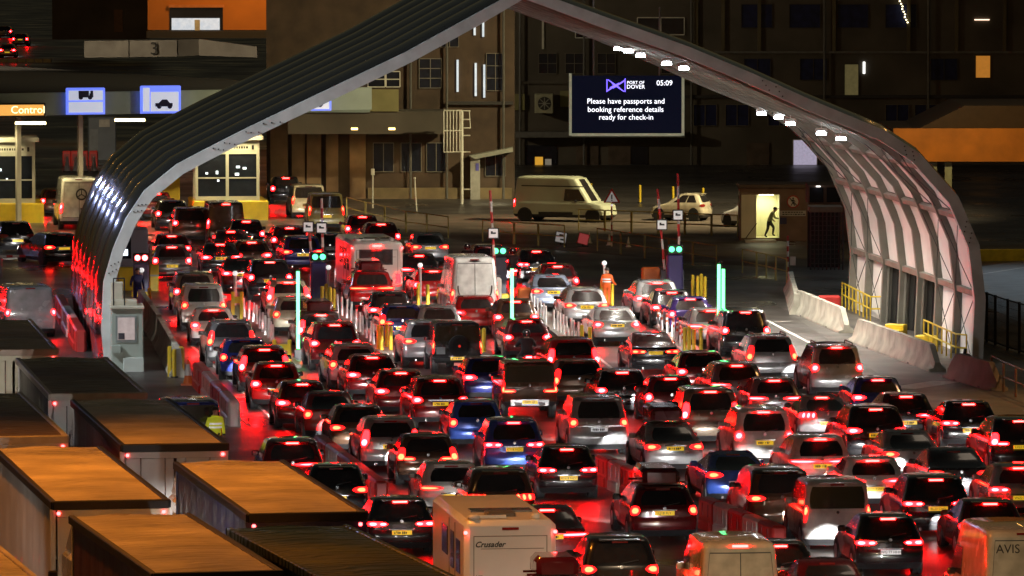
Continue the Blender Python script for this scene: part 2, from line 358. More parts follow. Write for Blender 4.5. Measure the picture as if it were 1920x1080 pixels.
def lane_sign(px0, py0, px1, py1, lab, kind):
    f_ = ((px0 + px1) / 2 + 260) / 957; o = V((px0 + px1) / 2, (py0 + py1) / 2, p1.y + (p2.y - p1.y) * f_ * .985 - .25); k = o.y / F; hw, hh = (px1 - px0) / 2 * k, (py1 - py0) / 2 * k
    t = thing('lane_sign', lab, 'sign', o + Vector((0, -.5, 0)), yw * .5, 'lit lane signs along the canopy')
    mb = MB(); mb.cbox(-hw, hw, 0, .2, -hh, hh, .05); put('sign_box', mb.mesh('sign_box', SB), t)
    mb = MB()
    if kind == 0: mb.box(-hw * .88, hw * .88, -.02, 0, .06 * hh, hh * .8); mb.box(-hw * .88, hw * .88, -.02, 0, -hh * .85, -.06 * hh)
    else: mb.box(-hw * .88, -hw * .55, -.02, 0, -hh * .85, hh * .85); mb.box(-hw * .5, hw * .88, -.02, 0, -hh * .85, hh * .55)
    put('sign_face', mb.mesh('sign_face', SWt), t)
    mb = MB()
    if kind == 0: x0, z0, q = 0, hh * .28, .62
    else: x0, z0, q = hw * .2, -hh * .5, .68
    def bx(a, b, e, f): mb.box(x0 + a * hw * q, x0 + b * hw * q, -.05, -.025, z0 + e * hh, z0 + f * hh)
    if kind == 0: bx(-.6, .25, 0, .5); bx(.3, .62, 0, .3); bx(.38, .6, .3, .5); 
    else: bx(-.7, .55, 0, .25); mb.prism([(-.45, .25), (-.2, .5), (.15, .5), (.35, .25)], lambda u, v_: (x0 + u * hw * q, -.05, z0 + v_ * hh), lambda u, v_: (x0 + u * hw * q, -.025, z0 + v_ * hh))
    for u in (-.42, .35): mb.bar((x0 + u * hw * q, -.06, z0), (x0 + u * hw * q, -.025, z0), hh * .17, 10)
    put('pictogram', mb.mesh('pictogram', SDK), t)
lane_sign(125, 164, 199, 214, 'lit blue and white sign picturing a lorry above a line', 0)
lane_sign(264, 160, 341, 212, 'lit blue and white sign picturing a car beside the dark arch', 1)
lane_sign(546, 168, 623, 207, 'lit blue and white sign seen right of the pale front rib', 1)
o = V(26, 206, p1.y + (p2.y - p1.y) * .29 - .3); k = o.y / F
t = thing('control_sign', 'glowing orange sign reading Control at the edge of the canopy', 'sign', o + Vector((0, -.5, 0)), yw * .5)
mb = MB(); mb.cbox(-62 * k, 62 * k, 0, .2, -13 * k, 13 * k, .04); put('sign_box', mb.mesh('sign_box', TRIM), t)
mb = MB(); mb.box(-58 * k, 58 * k, -.02, 0, -10 * k, 10 * k); put('sign_face', mb.mesh('sign_face', mat('sign_amber', (.6, .3, .05), .4, 0, .2, 2, emit=(1, .48, .10), es=.5)), t)
put('lettering', text_mesh('Control', 20 * k, mat('sign_cream', (.9, .8, .5), .4, 0, .05, 4, emit=(1, .85, .5), es=1.2)), t, (28 * k, -.03, 0), UP)
# numbered parapet on top of the canopy
a = V(158, 108, 392); b = V(372, 104, 394); e = V(482, 108, 391)
t = thing('roof_parapet', 'long weathered concrete parapet marked with the number 3', 'parapet', a, 0)
mb = MB(); hgt = 31 / F * 392
def slab(p, q, h0, h1):
    p = p - a; q = q - a; n = len(mb.v); D = Vector((0, 1.2, 0))
    mb.v += [tuple(v) for v in (p, q, q + D, p + D, p + Vector((0, 0, h0)), q + Vector((0, 0, h1)), q + D + Vector((0, 0, h1)), p + D + Vector((0, 0, h0)))]
    for f in ((0, 3, 2, 1), (4, 5, 6, 7), (0, 1, 5, 4), (1, 2, 6, 5), (2, 3, 7, 6), (3, 0, 4, 7)): mb.f.append(tuple(n + i for i in f)); mb.m.append(0)
slab(a, V(241, 107, 392.5), hgt, hgt); slab(V(243, 107, 392.5), V(332, 106, 393), hgt, hgt); slab(V(334, 106, 393), b, hgt, hgt); slab(b + Vector((.02, 0, 0)), e, hgt, hgt * .66)
put('parapet_block', mb.mesh('parapet_block', CONC), t)
put('lettering', text_mesh('3', 1.15, INK), t, (V(289, 92, 392.6) - a) + Vector((0, -.05, 0)), UP)

# ------------------------------------------------------------------ background buildings
def facade(name, lab, x0, x1, ytop, ybot, Y, depth, m, cat='building', wallname='wall'):
    a, b = V(x0, ybot, Y), V(x1, ytop, Y)
    t = thing(name, lab, cat, (a.x, Y, 0 if ybot > 150 else a.z), 0)
    mb = MB(); mb.box(0, b.x - a.x, 0, depth, 0, b.z - t.location.z); put(wallname, mb.mesh(wallname, m), t); t['_o'] = 0; del t['_o']
    return t
def on(t, name, x0, y0, x1, y1, m, d0=-.06, d1=.0, parent=None):    # a piece standing on a facade, given in photo pixels at that facade's depth
    Y = t.location.y; a, b = V(x0, y1, Y), V(x1, y0, Y); o = t.location; mb = MB()
    mb.box(a.x - o.x, b.x - o.x, d0, d1, a.z - o.z, b.z - o.z); return put(name, mb.mesh(name, m), parent or t)
def window(t, x0, y0, x1, y1, gl, fr, nx=2, ny=1, th=.9):
    w_ = on(t, 'window', x0, y0, x1, y1, gl, -.03, -.002)
    Y = t.location.y; o = t.location; k = Y / F * th; a, b = V(x0, y1, Y) - o, V(x1, y0, Y) - o; mb = MB()
    for i in range(nx + 1):
        x = a.x + (b.x - a.x) * i / nx; mb.box(x - k, x + k, -.09, -.034, a.z, b.z)
    for j in range(ny + 1):
        z = a.z + (b.z - a.z) * j / ny; mb.box(a.x, b.x, -.10, -.035, z - k, z + k)
    put('frame', mb.mesh('frame', fr), w_); return w_
ORW = mat('orange_render', (.50, .17, .02), .7, 0, .12, .5)
BRK = mat('brown_brick_wall', (.062, .040, .024), .75, 0, .35, .8)
DRK = mat('dark_render', (.075, .066, .05), .75, 0, .4, .25)
OLV = mat('olive_panel', (.20, .19, .08), .6, 0, .2, .7)
WGL = mat('window_dark_glass', (.012, .014, .022), .25, 0, .2, 2, spec=.2)
WBL = mat('window_night_blue', (.012, .018, .07), .4, 0, .3, 2, spec=.15)
WFR = mat('window_frame_pale', (.60, .60, .52), .5, 0, .15, 3)
WLT = mat('window_lit', (.4, .45, .5), .4, 0, .4, 2.5, emit=(.55, .65, .75), es=.45)
# orange building at the top
t = facade('orange_building', 'orange rendered building above the canopy with one lit opening', 277, 725, -120, 56, 432, 9, ORW)
w_ = on(t, 'window', 318, 14, 418, 57, WGL, -.05, .0); on(t, 'lit_room', 322, 34, 412, 56, WLT, -.09, -.055, w_); on(t, 'mullion', 365, 37, 375, 57, WFR, -.12, -.095, w_); on(t, 'lintel', 316, 9, 420, 14, mat('lintel_orange', (.55, .2, .05), .6), -.2, 0.)
spot('facade_lamp', t, (9, -7, 10), (R(52), 0, R(0)), 2600, 150, (1, .5, .12))
mb = MB(); mb.box(0, V(725, 70, 432).x - V(277, 70, 432).x, -1.5, 0, 0, .5); o = put('ledge', mb.mesh('ledge', DKR), t, (0, 0, -.55))
t = facade('dark_backing', 'added dark backing block beyond the canopy left of the orange building', 98, 276, -60, 74, 640, 9, DRK)  # added dark block that blackens the empty corner behind the canopy
on(t, 'door', 214, 18, 230, 60, mat('backing_door_brown', (.16, .09, .04), .6), -.1, -.01); on(t, 'roof_edge', 96, -64, 278, -58, DKR, -.5, .0)
t = facade('yard_wall', 'low pale wall below the far-off red-lit cars at the top left', -20, 96, 110, 118, 585, 1, CONC, 'wall')
for x in (2, 18, 34, 50, 66, 82): on(t, 'wall_panel', x, 110.5, x + 13, 117, mat('panel_yellowish', (.4, .36, .2), .6), -.12, -.01)
# middle building
t = facade('brown_building', 'brown brick building behind the arch with pillars and overhanging floor', 500, 965, -130, 378, 352, 18, BRK)
for x0, x1 in ((508, 540), (548, 572), (576, 602), (612, 634), (656, 686)): on(t, 'pillar', x0, 205, x1, 372, mat('ochre_pillar', (.22, .14, .07), .7, 0, .25, .9), -.5, -.01)
on(t, 'overhang', 545, 204, 838, 246, DRK, -4.2, -.52); on(t, 'fascia_panel', 698, 163, 750, 204, OLV, -4.3, -4.21); on(t, 'fascia_panel', 560, 165, 697, 206, TEAL, -4.32, -4.21)
for x in (665, 735):
    y = 243; p = V(x, y, 348.2) - t.location; mb = MB(); mb.bar((p.x, p.y, p.z), (p.x, p.y, p.z + .12), .45, 14); o = put('downlight', mb.mesh('downlight', mat('downlight_amber', (.8, .6, .2), .4, 0, .05, 3, emit=(1, .66, .2), es=3.5)), t)
    spot('downlight_beam', t, (p.x, p.y, p.z - .1), (R(12), 0, 0), 420, 150, (1, .7, .3), .5, .3)
for q in ((690, 134, 722, 163), (724, 134, 750, 163)): window(t, *q, WGL, WFR, 1, 2)
window(t, 786, 110, 828, 165, WGL, mat('frame_dim', (.16, .15, .12), .6), 2, 3, .7)
for x, y0, y1 in ((890, 28, 66), (906, 28, 69), (858, 112, 172), (892, 118, 180), (908, 121, 183)):
    on(t, 'light_strip', x - 2, y0, x + 2, y1, WLT, -.12, -.01)
window(t, 508, 240, 530, 296, WGL, WFR, 2, 3, .8)
# dark building to the right of it
for x in (770, 838, 944): 
    mb = MB(); p, q = V(x, -100, 352) - t.location, V(x, 372, 352) - t.location; mb.bar((p.x, -.3, p.z), (q.x, -.3, q.z), .07, 6); put('downpipe', mb.mesh('downpipe', mat('pipe_grey', (.10, .10, .09), .5)), t)
for q in ((700, 268, 738, 322), (752, 268, 790, 322), (800, 268, 836, 322), (910, 290, 948, 330)): window(t, *q, WGL, mat('frame_dim', (.16, .15, .12)), 2, 1, .6)
on(t, 'plinth', 690, 352, 960, 378, mat('plinth_ochre', (.16, .12, .06), .7, 0, .3, 1), -.3, -.0); on(t, 'string_course', 840, 190, 962, 196, DKR, -.3, -.0)
for q in ((772, 28, 812, 88), (826, 28, 860, 88), (912, 100, 946, 170)): window(t, *q, WGL, mat('frame_dim', (.16, .15, .12)), 2, 3, .6)
t = facade('dark_building', 'very dark long building behind the screen with unlit windows', 966, 2010, -140, 330, 396, 20, DRK)
on(t, 'wall_panel', 960, 176, 984, 206, OLV, -.3, -.0); on(t, 'wall_panel', 1050, 170, 1070, 200, OLV, -.3, 0.)
window(t, 1195, 33, 1283, 65, WGL, WFR, 2, 1); window(t, 1079, 40, 1128, 71, WGL, WFR, 1, 1, .8)
on(t, 'light_strip', 1016, 20, 1020, 92, WFR, -.1, -.01)
for x in (1390, 1480, 1570, 1660): window(t, x, 8, x + 58, 52, WBL, mat('frame_dark', (.03, .03, .028), .6), 1, 1, .6)
for x in (1395, 1500, 1745): window(t, x, 110, x + 50, 150, WBL, mat('frame_dark', (.03, .03, .028), .6), 2, 1, .6)
on(t, 'string_course', 1284, 96, 2000, 100, mat('course_grey', (.13, .13, .12), .7), -.25, 0.); on(t, 'string_course', 1284, 178, 2000, 184, DKR, -.25, 0.)
window(t, 1829, 104, 1857, 146, mat('window_orange', (.5, .2, .04), .5, 0, .3, 2, emit=(1, .38, .05), es=.20), mat('frame_dark', (.03, .03, .028), .6), 1, 1, .6)
window(t, 1583, 120, 1610, 180, mat('window_dim_yellow', (.2, .18, .1), .5, 0, .4, 2, emit=(.6, .5, .2), es=.06), mat('frame_dark', (.03, .03, .028), .6), 1, 1, .8)
on(t, 'light_strip', 1618, 116, 1622, 138, mat('strip_white', (.9, .9, .9), .4, emit=(1, 1, .95), es=1.5), -.1, -.01); on(t, 'light_strip', 1827, 36, 1855, 38, mat('strip_warm', (.9, .6, .4), .4, emit=(1, .7, .5), es=1.2), -.1, -.01)
mb = MB(); 
for k_ in range(9): mb.ball(V(1687 + k_ * 1.6 + (k_ % 3), 2 + k_ * 5, 395.7) - t.location, .055, 0, 6)
put('string_light', mb.mesh('string_light', mat('bulb_warm', (.9, .8, .5), .4, emit=(1, .85, .5), es=3)), t)['kind'] = 'stuff'
window(t, 1487, 262, 1532, 320, mat('curtain_lit', (.5, .48, .6), .6, 0, .3, 6, .3, emit=(.55, .5, .68), es=.32, wave=(6, 'X', 1)), WFR, 1, 1, .8)
w_ = on(t, 'doorway', 985, 272, 1045, 330, WGL, -.05, -.002); on(t, 'poster', 1003, 294, 1018, 328, mat('poster_amber', (.5, .25, .02), .5, 0, .15, 2, emit=(1, .5, .05), es=.30), -.12, -.055, w_); on(t, 'poster', 1022, 298, 1034, 330, mat('poster_grey', (.25, .22, .18), .5, emit=(.5, .45, .35), es=.14), -.12, -.055, w_)
w_ = on(t, 'doorway', 1170, 275, 1215, 345, WGL, -.05, -.002); on(t, 'lit_glass', 1190, 316, 1206, 342, mat('glow_cyan', (.3, .5, .55), .4, 0, .5, 5, emit=(.45, .75, .85), es=.55), -.1, -.055, w_)
for x in (1302, 1352, 1420, 1560, 1700, 1790, 1880): on(t, 'window_pier', x, -20, x + 7, 96, mat('pier_olive', (.10, .085, .045), .7, 0, .3, .4), -.22, -.0)
for x in (1300, 1360, 1440, 1660, 1715, 1800, 1872): window(t, x, 196, x + 44, 236, WBL, mat('frame_olive', (.12, .11, .08), .6), 2, 1, .6)
for x in (1010, 1060, 1120, 1240): window(t, x, 100, x + 34, 138, WGL, mat('frame_olive', (.12, .11, .08), .6), 2, 2, .6)
on(t, 'string_course', 966, 152, 1283, 157, DRK, -.25, 0.); on(t, 'canopy_slab', 966, 246, 1283, 256, mat('course_grey', (.13, .13, .12)), -1.6, -.0)
for x in (975, 1095, 1296, 1545, 1740): 
    mb = MB(); p, q = V(x, -100, t.location.y) - t.location, V(x, 326, t.location.y) - t.location; mb.bar((p.x, -.35, p.z), (q.x, -.35, q.z), .08, 6); put('downpipe', mb.mesh('downpipe', mat('pipe_grey', (.10, .10, .09), .5)), t)
for x in (1080, 1140, 1400, 1600): on(t, 'shutter', x, 268, x + 42, 330, mat('shutter_brown', (.09, .065, .045), .6, 0, .3, 1.5, .3, wave=(9, 'Z', 0)), -.12, -.0)
# air conditioning unit on the dark wall
o = V(1020, 194, 394)
t2 = thing('air_conditioner', 'square pale air conditioning unit with round fan grille on the dark wall', 'air conditioner', o, 0)
mb = MB(); mb.cbox(-.6, .6, 0, 1.6, -.62, .62, .05); put('casing', mb.mesh('casing', mat('unit_cream', (.33, .33, .22), .6)), t2)
mb = MB(); mb.bar((.03, -.03, 0), (.03, 0, 0), .43, 18); gr = put('fan_grille', mb.mesh('fan_grille', TRIM), t2)
mb = MB()
for k_ in range(4): mb.box(-.38, .38, -.05, -.034, -.03, .03, 0, Matrix.Rotation(R(45 * k_), 4, 'Y'))
mb.bar((0, -.07, 0), (0, -.035, 0), .1, 10); put('fan_blade', mb.mesh('fan_blade', mat('unit_grey', (.25, .25, .2), .6)), gr, (.03, 0, 0))
# orange canopy on the far right
a = G(1675, 303, 4.45); b = G(1980, 303, 4.45)
t = thing('orange_canopy', 'canopy roof with a broad orange fascia standing on pale green posts', 'canopy', a, 0)
mb = MB(); mb.box(0, b.x - a.x, 0, .3, 0, 1.62); put('fascia', mb.mesh('fascia', mat('fascia_orange', (.55, .20, .02), .6, 0, .22, .9)), t)
mb = MB(); mb.box(.0, b.x - a.x, .31, 12, .9, 1.55); mb.prism([(1.2, 1.55), (b.x - a.x, 1.55), (b.x - a.x, 2.7), (3.5, 2.7)], lambda u, v_: (u, .6, v_), lambda u, v_: (u, 11, v_)); put('roof', mb.mesh('roof', mat('roof_brown', (.05, .03, .02), .7)), t)
for x in (1752, 1780): 
    p = G(x, 303, 4.45) - a; mb = MB(); mb.box(p.x - .17, p.x + .17, .6, .94, -4.45, .85); put('post', mb.mesh('post', mat('post_mint', (.38, .48, .42), .5)), t)
spot('canopy_lamp', t, (2.5, -9, 4.2), (R(70), 0, 0), 900, 120, (1, .62, .2))

# ladder mast, sheltered door, portable cabin, etc.
def ladder():
    Y = 346; b = G(868, 370); b.y = Y; b.z = 0
    t = thing('ladder_mast', 'tall pale pole with a caged ladder in front of the brown wall', 'mast', b, 0)
    H_ = V(868, 207, Y).z; mb = MB(); mb.bar((0, 0, 0), (0, 0, H_), .09, 8); put('pole', mb.mesh('pole', WFR), t)
    z0 = V(0, 285, Y).z; mb = MB(); k = Y / F
    for x in (-34, -28, -22, -16, -10, -4): mb.bar((x * k, -.1, z0), (x * k, -.1, H_), .035, 5)
    for y in (207, 245, 285): z = V(0, y, Y).z; mb.bar((-34 * k, -.1, z), (0, -.1, z), .04, 5)
    put('cage', mb.mesh('cage', WFR), t)
    mb = MB()
    for y in (208, 224, 240, 254, 285, 355): z = V(0, y, Y).z; mb.bar((0, 0, z), (16 * k, 0, z), .04, 5)
    mb.bar((16 * k, 0, V(0, 240, Y).z), (14 * k, 0, V(0, 208, Y).z), .03, 5); put('rung', mb.mesh('rung', WFR), t)
ladder()
p = G(892, 374)
t = thing('door_shelter', 'small grey shelter with a slanting flat roof beside the ladder pole', 'shelter', p, 0); k = p.y / F
mb = MB(); mb.box(-10 * k, 8 * k, 0, 2.2, 0, 82 * k); put('side_wall', mb.mesh('side_wall', mat('shelter_grey', (.28, .28, .25), .6)), t)
mb = MB(); mb.prism([(-12, 82), (70, 98), (70, 90), (-2, 76)], lambda u, v_: (u * k, -.2, v_ * k), lambda u, v_: (u * k, 2.6, v_ * k)); put('roof', mb.mesh('roof', mat('shelter_roof', (.30, .32, .27), .6)), t)
mb = MB(); mb.box(0 * k, 6 * k, -.03, 0, 54 * k, 68 * k); put('notice', mb.mesh('notice', mat('notice_blue', (.1, .1, .4), .5)), t)
spot('shelter_lamp', t, (1.2, -1.5, 2.7), (0, 0, 0), 70, 140, (1, .85, .5))

YC = 309
a = G(1392, 463); sx = YC / F
cab = thing('portable_cabin', 'brown portable cabin with a bright open doorway beside the arch', 'cabin', (V(1388, 400, YC).x, YC, 0), 0)
def cz(y): return V(0, y, YC).z
CW = (1600 - 1388) * sx; zt = cz(352); mb = MB()
d0, d1 = 3 * sx, 74 * sx; zd0, zd1 = cz(446), cz(365)
CBR = mat('cabin_brown', (.16, .10, .075), .65, 0, .25, 1.2)
for q in ((d1, CW, 0, .12, 0, zt), (0, d1, 0, .12, zd1, zt), (0, d0, 0, .12, 0, zd1), (d0, d1, 0, .12, 0, zd0), (0, CW, 3.0, 3.1, 0, zt), (0, .1, .12, 3, 0, zt), (CW - .1, CW, .12, 3, 0, zt)): mb.box(*q)
put('wall', mb.mesh('wall', CBR), cab)
mb = MB(); mb.box(-.1, CW + .1, -.2, 3.2, zt + .002, zt + .16); put('roof', mb.mesh('roof', mat('cabin_roof', (.10, .07, .055), .6)), cab)
mb = MB(); mb.box(d0, d1, 1.5, 1.58, zd0, zd1); mb.box(d0 - .02, d0 + .02, .13, 1.5, zd0, zd1); mb.box(d1 - .02, d1 + .02, .13, 1.5, zd0, zd1); mb.box(d0, d1, .13, 1.5, zd0 - .06, zd0 - .003); mb.box(d0 + .52 * (d1 - d0), d0 + .55 * (d1 - d0), 1.4, 1.5, zd0, zd1)
put('inner_wall', mb.mesh('inner_wall', mat('inner_cream', (.78, .76, .5), .6, 0, .06, 1)), cab)
mb = MB(); mb.box(-28 * sx * 0 + d0 - .03, d0 + .03 + 26 * sx, -.08, -.03, zd0, zd1); put('door', mb.mesh('door', mat('door_cream', (.70, .68, .52), .5, 0, .1, 1)), cab)
mb = MB(); mb.bar((d0 + .2, -.15, zd0), (d0 + .75, -.15, zd0 + .75), .02, 5); put('handrail', mb.mesh('handrail', TRIM), cab)
mb = MB(); mb.box(d0 + .9, d1 - .3, .7, .9, zd1 - .06, zd1 - .01); put('ceiling_lamp', mb.mesh('ceiling_lamp', mat('tube_white', (.9, .9, .8), .4, emit=(1, .95, .6), es=10)), cab)
spot('doorway_light', cab, ((d0 + d1) / 2, .8, zd1 - .1), (0, 0, 0), 42, 170, (1, .96, .62))
mb = MB(); mb.box(58 * sx + .0, 58 * sx + .55 * 0 + 110 * sx * 0 + 60 * sx, -.0, .0, 0, 0) if 0 else None
o = V(1487, 378, YC) - cab.location
t = thing('no_pedestrians_sign', 'round white no-pedestrians sign with a slashed walking figure on the cabin', 'sign', cab.location + Vector((o.x, -.03, o.z)), 0)
mb = MB(); mb.bar((0, -.03, 0), (0, 0, 0), 12 * sx, 24); put('disc', mb.mesh('disc', mat('sign_red_ring', (.35, .03, .03), .5)), t)
mb = MB(); mb.bar((0, -.04, 0), (0, -.031, 0), 9.7 * sx, 24); put('sign_face', mb.mesh('sign_face', mat('sign_pale', (.6, .55, .5), .5)), t)
mb = MB(); mb.bar((0, -.05, .17), (0, -.041, .17), .045, 8)
for a_, b_ in (((0, .12), (-.02, -.04)), ((-.02, -.04), (.09, -.2)), ((-.02, -.04), (-.11, -.2)), ((0, .1), (.1, .0)), ((0, .1), (-.1, .02)), ((-.18, .18), (.18, -.18))):
    mb.bar((a_[0], -.047, a_[1]), (b_[0], -.047, b_[1]), .024, 5)
put('pictogram', mb.mesh('pictogram', INK), t)
o = V(1487, 400, YC) - cab.location
t = thing('notice_strip', 'narrow grey notice strip under the no-pedestrians sign', 'sign', cab.location + Vector((o.x, -.03, o.z)), 0)
mb = MB(); mb.box(-24 * sx, 24 * sx, -.03, 0, -5 * sx, 5 * sx); put('board', mb.mesh('board', mat('notice_grey', (.38, .36, .33), .5)), t)
mb = MB()
for r_ in (2.2, -1.8):
    x = -20
    while x < 19: l_ = random.uniform(2, 5); mb.box(x * sx, (x + l_) * sx, -.036, -.031, (r_ - .9) * sx, (r_ + .9) * sx); x += l_ + 1.4
put('faint_print', mb.mesh('faint_print', INK), t)
mb = MB(); mb.box(25 * sx * 0 + (1455 - 1388) * sx + .2, (1475 - 1388) * sx, -.06, -.002, cz(420), cz(408)); put('notice_board', mb.mesh('notice_board', mat('board_navy', (.02, .02, .08), .5)), cab)
# steps and platform in front of the door
t = thing('entrance_steps', 'low metal steps and landing with white edges below the lit doorway', 'steps', (cab.location.x + .2, YC - 1.6, 0), 0)
mb = MB(); mb.box(0, 58 * sx, 0, 1.5, zd0 - .15, zd0 - .05); put('landing', mb.mesh('landing', mat('landing_grey', (.2, .19, .18), .6)), t)
for q in range(3):
    mb = MB(); mb.box(.2, 52 * sx, -.3 * q - .3, -.3 * q, zd0 - .15 - .25 * (q + 1), zd0 - .09 - .25 * (q + 1)); mb.box(.2, 52 * sx, -.3 * q - .34, -.3 * q - .3, zd0 - .15 - .25 * (q + 1), zd0 - .07 - .25 * (q + 1)); put('step', mb.mesh('step', mat('landing_grey', (.2, .19, .18), .6)), t)
mb = MB(); mb.box(0, 58 * sx, -.05, -.003, zd0 - .15, zd0 - .03); put('edge_strip', mb.mesh('edge_strip', mat('edge_white', (.6, .57, .52), .5)), t)
# dark container stack and turnstile cage by the arch
YB = 285; k = YB / F
t = thing('turnstile_cage', 'dark metal turnstile cage with open door next to the arch', 'cage', (V(1518, 400, YB).x, YB, 0), 0); zt = V(0, 388, YB).z
mb = MB(); mb.box(0, 62 * k, 0, 2, zt - .25, zt); put('lintel', mb.mesh('lintel', mat('lintel_beige', (.26, .2, .15), .6)), t)
mb = MB()
for i in range(9): mb.bar((.05 + i * 7.6 * k, 0, 0), (.05 + i * 7.6 * k, 0, zt - .25), .035, 5)
for i in range(12): z = .3 + i * .22; mb.bar((.05, .04, z), (62 * k, .04, z), .022, 4)
put('bars', mb.mesh('bars', mat('cage_steel', (.10, .085, .09), .4, .5)), t)
mb = MB(); mb.box(0, 62 * k, 2, 2.1, 0, zt - .26); put('back_wall', mb.mesh('back_wall', mat('cage_dark', (.03, .022, .025), .7)), t)
t = thing('kiosk_window', 'dark kiosk with two black panes above the turnstile cage', 'kiosk', (V(1516, 400, YB + 2.5).x, YB + 2.5, zt), 0)
mb = MB(); mb.box(0, 64 * k, 0, 3, 0, 36 * k); put('wall', mb.mesh('wall', CBR), t)
for x in (2, 34):
    mb = MB(); mb.box(x * k, (x + 26) * k, -.05, -.002, 4 * k, 32 * k); put('window', mb.mesh('window', WGL), t)
mb = MB(); mb.box(14 * k, 22 * k, -.2, -.052, 33 * k, 35 * k); put('lamp', mb.mesh('lamp', mat('strip_white', (.9, .9, .9), .4, emit=(1, 1, .95), es=1.5)), t)
# ------------------------------------------------------------------ vehicles
def lerp(tab, z):
    if z <= tab[0][0]: return tab[0][1]
    for (a, p), (b, q) in zip(tab, tab[1:]):
        if z <= b: return p + (q - p) * (z - a) / (b - a)
    return tab[-1][1]
def make_type(L, W, H, belt, hood, rear, ws=1.15, wt=1.95, roof=.74, rr=.22, rf=.38, bow=.10, low=.18, pz=.82, tz=.84, glass=True, gtop=.12, sharp=34):
    h = W / 2
    hw = [(low, h * .88), (low + .16, h * .97), (.62, h), (belt - .12, h * .985), (belt, h * .955), (H - .10, h * (roof + .03)), (H - .035, h * roof), (H, h * (roof - .09))]
    front = [(low, L - .10), (.42, L), (.6, L - .03), (hood - .1, L - .13), (hood, L - .36), (belt, L - ws), (H - .1, L - wt), (H, L - wt - .4)]
    return dict(L=L, W=W, H=H, belt=belt, hw=hw, front=front, rear=rear, rr=rr, rf=rf, bow=bow, low=low, pz=pz, tz=tz, glass=glass, gtop=gtop, sharp=sharp)
H_ = 1.48
TYPES = {
 'hatch': make_type(4.1, 1.8, 1.48, .95, .80, [(.18, .15), (.34, .03), (.52, 0), (.62, .03), (.68, .08), (.9, .10), (.98, .15), (1.38, .46), (1.45, .60), (1.48, .74)], pz=.62, tz=.84),
 'suv': make_type(4.4, 1.88, 1.66, 1.06, .95, [(.24, .14), (.4, .03), (.58, 0), (.70, .03), (.76, .08), (1.04, .10), (1.12, .14), (1.56, .40), (1.62, .52), (1.66, .68)], low=.24, pz=.84, tz=.97, roof=.76),
 'estate': make_type(4.6, 1.82, 1.49, .95, .80, [(.18, .15), (.34, .03), (.52, 0), (.62, .03), (.68, .07), (.92, .08), (.98, .12), (1.38, .38), (1.45, .50), (1.49, .66)], pz=.80, tz=.86),
 'saloon': make_type(4.6, 1.82, 1.44, .92, .80, [(.18, .14), (.34, .02), (.55, 0), (.66, .03), (.94, .05), (1.0, .10), (1.03, .50), (1.34, 1.15), (1.40, 1.36), (1.44, 1.6)], ws=1.25, wt=2.0, pz=.80, tz=.84, bow=.13),
 'coupe': make_type(4.6, 1.88, 1.38, .92, .82, [(.18, .14), (.34, .02), (.55, 0), (.66, .03), (.92, .06), (.98, .10), (1.0, .36), (1.28, 1.2), (1.34, 1.5), (1.38, 1.8)], ws=1.45, wt=2.2, roof=.66, pz=.60, tz=.85, bow=.15),
 'mpv': make_type(4.5, 1.86, 1.76, 1.08, .95, [(.2, .13), (.36, .03), (.55, 0), (.66, .02), (.72, .06), (1.05, .08), (1.12, .11), (1.66, .30), (1.72, .40), (1.76, .56)], ws=.95, wt=1.7, roof=.80, pz=.80, tz=1.0),
 'smallvan': make_type(4.5, 1.84, 1.84, 1.08, 1.0, [(.2, .10), (.36, .02), (.5, 0), (.62, .02), (.68, .05), (1.05, .06), (1.12, .07), (1.74, .13), (1.80, .20), (1.84, .34)], ws=.9, wt=1.7, roof=.86, rr=.12, bow=.05, pz=.72, tz=1.0),
 'van': make_type(5.0, 1.98, 2.02, 1.12, 1.02, [(.22, .10), (.4, .02), (.52, 0), (.64, .02), (.70, .05), (1.05, .06), (1.15, .07), (1.90, .14), (1.97, .22), (2.02, .36)], ws=.9, wt=1.7, roof=.84, rr=.14, rf=.2, bow=.05, pz=.74, tz=1.0, glass=False),
 'highvan': make_type(5.6, 2.04, 2.55, 1.15, 1.05, [(.26, .10), (.44, .02), (.55, 0), (.66, .02), (.74, .05), (1.1, .06), (1.2, .07), (2.40, .18), (2.49, .26), (2.55, .44)], ws=.9, wt=1.75, roof=.82, rr=.16, rf=.2, bow=.05, low=.26, pz=.76, tz=1.05, glass=False),
 'jeep': make_type(4.2, 1.84, 1.86, 1.14, 1.10, [(.4, .10), (.5, .02), (.6, 0), (.72, .04), (.78, .06), (1.1, .06), (1.16, .07), (1.78, .12), (1.82, .15), (1.86, .2)], ws=1.5, wt=1.7, roof=.88, rr=.06, rf=.2, bow=.02, low=.4, pz=.56, tz=.95, sharp=25),
}
def ease(tab, z): return lerp(tab, z)
def outline(T, z):
    yr, yf, wd = lerp(T['rear'], z), lerp(T['front'], z), lerp(T['hw'], z)
    r1, r2, bw = min(T['rr'], wd * .45), min(T['rf'], wd * .6), T['bow']; p = []
    for i in range(5): x = (wd - r1) * i / 4; p.append((x, yr + bw * (x / wd) ** 2))
    y0 = p[-1][1]
    for i in (1, 2, 3): a = R(-90 + 30 * i); p.append((wd - r1 + r1 * math.cos(a), y0 + r1 + r1 * math.sin(a)))
    ya, yb = y0 + r1, yf - .14 - r2
    for i in range(1, 9): p.append((wd, ya + (yb - ya) * i / 8))
    for i in (1, 2, 3): a = R(30 * i); p.append((wd - r2 + r2 * math.cos(a), yb + r2 * math.sin(a)))
    for i in range(1, 5): x = (wd - r2) * (1 - i / 4); p.append((x, yf - .14 * (x / (wd - r2 + 1e-6)) ** 2))
    return p
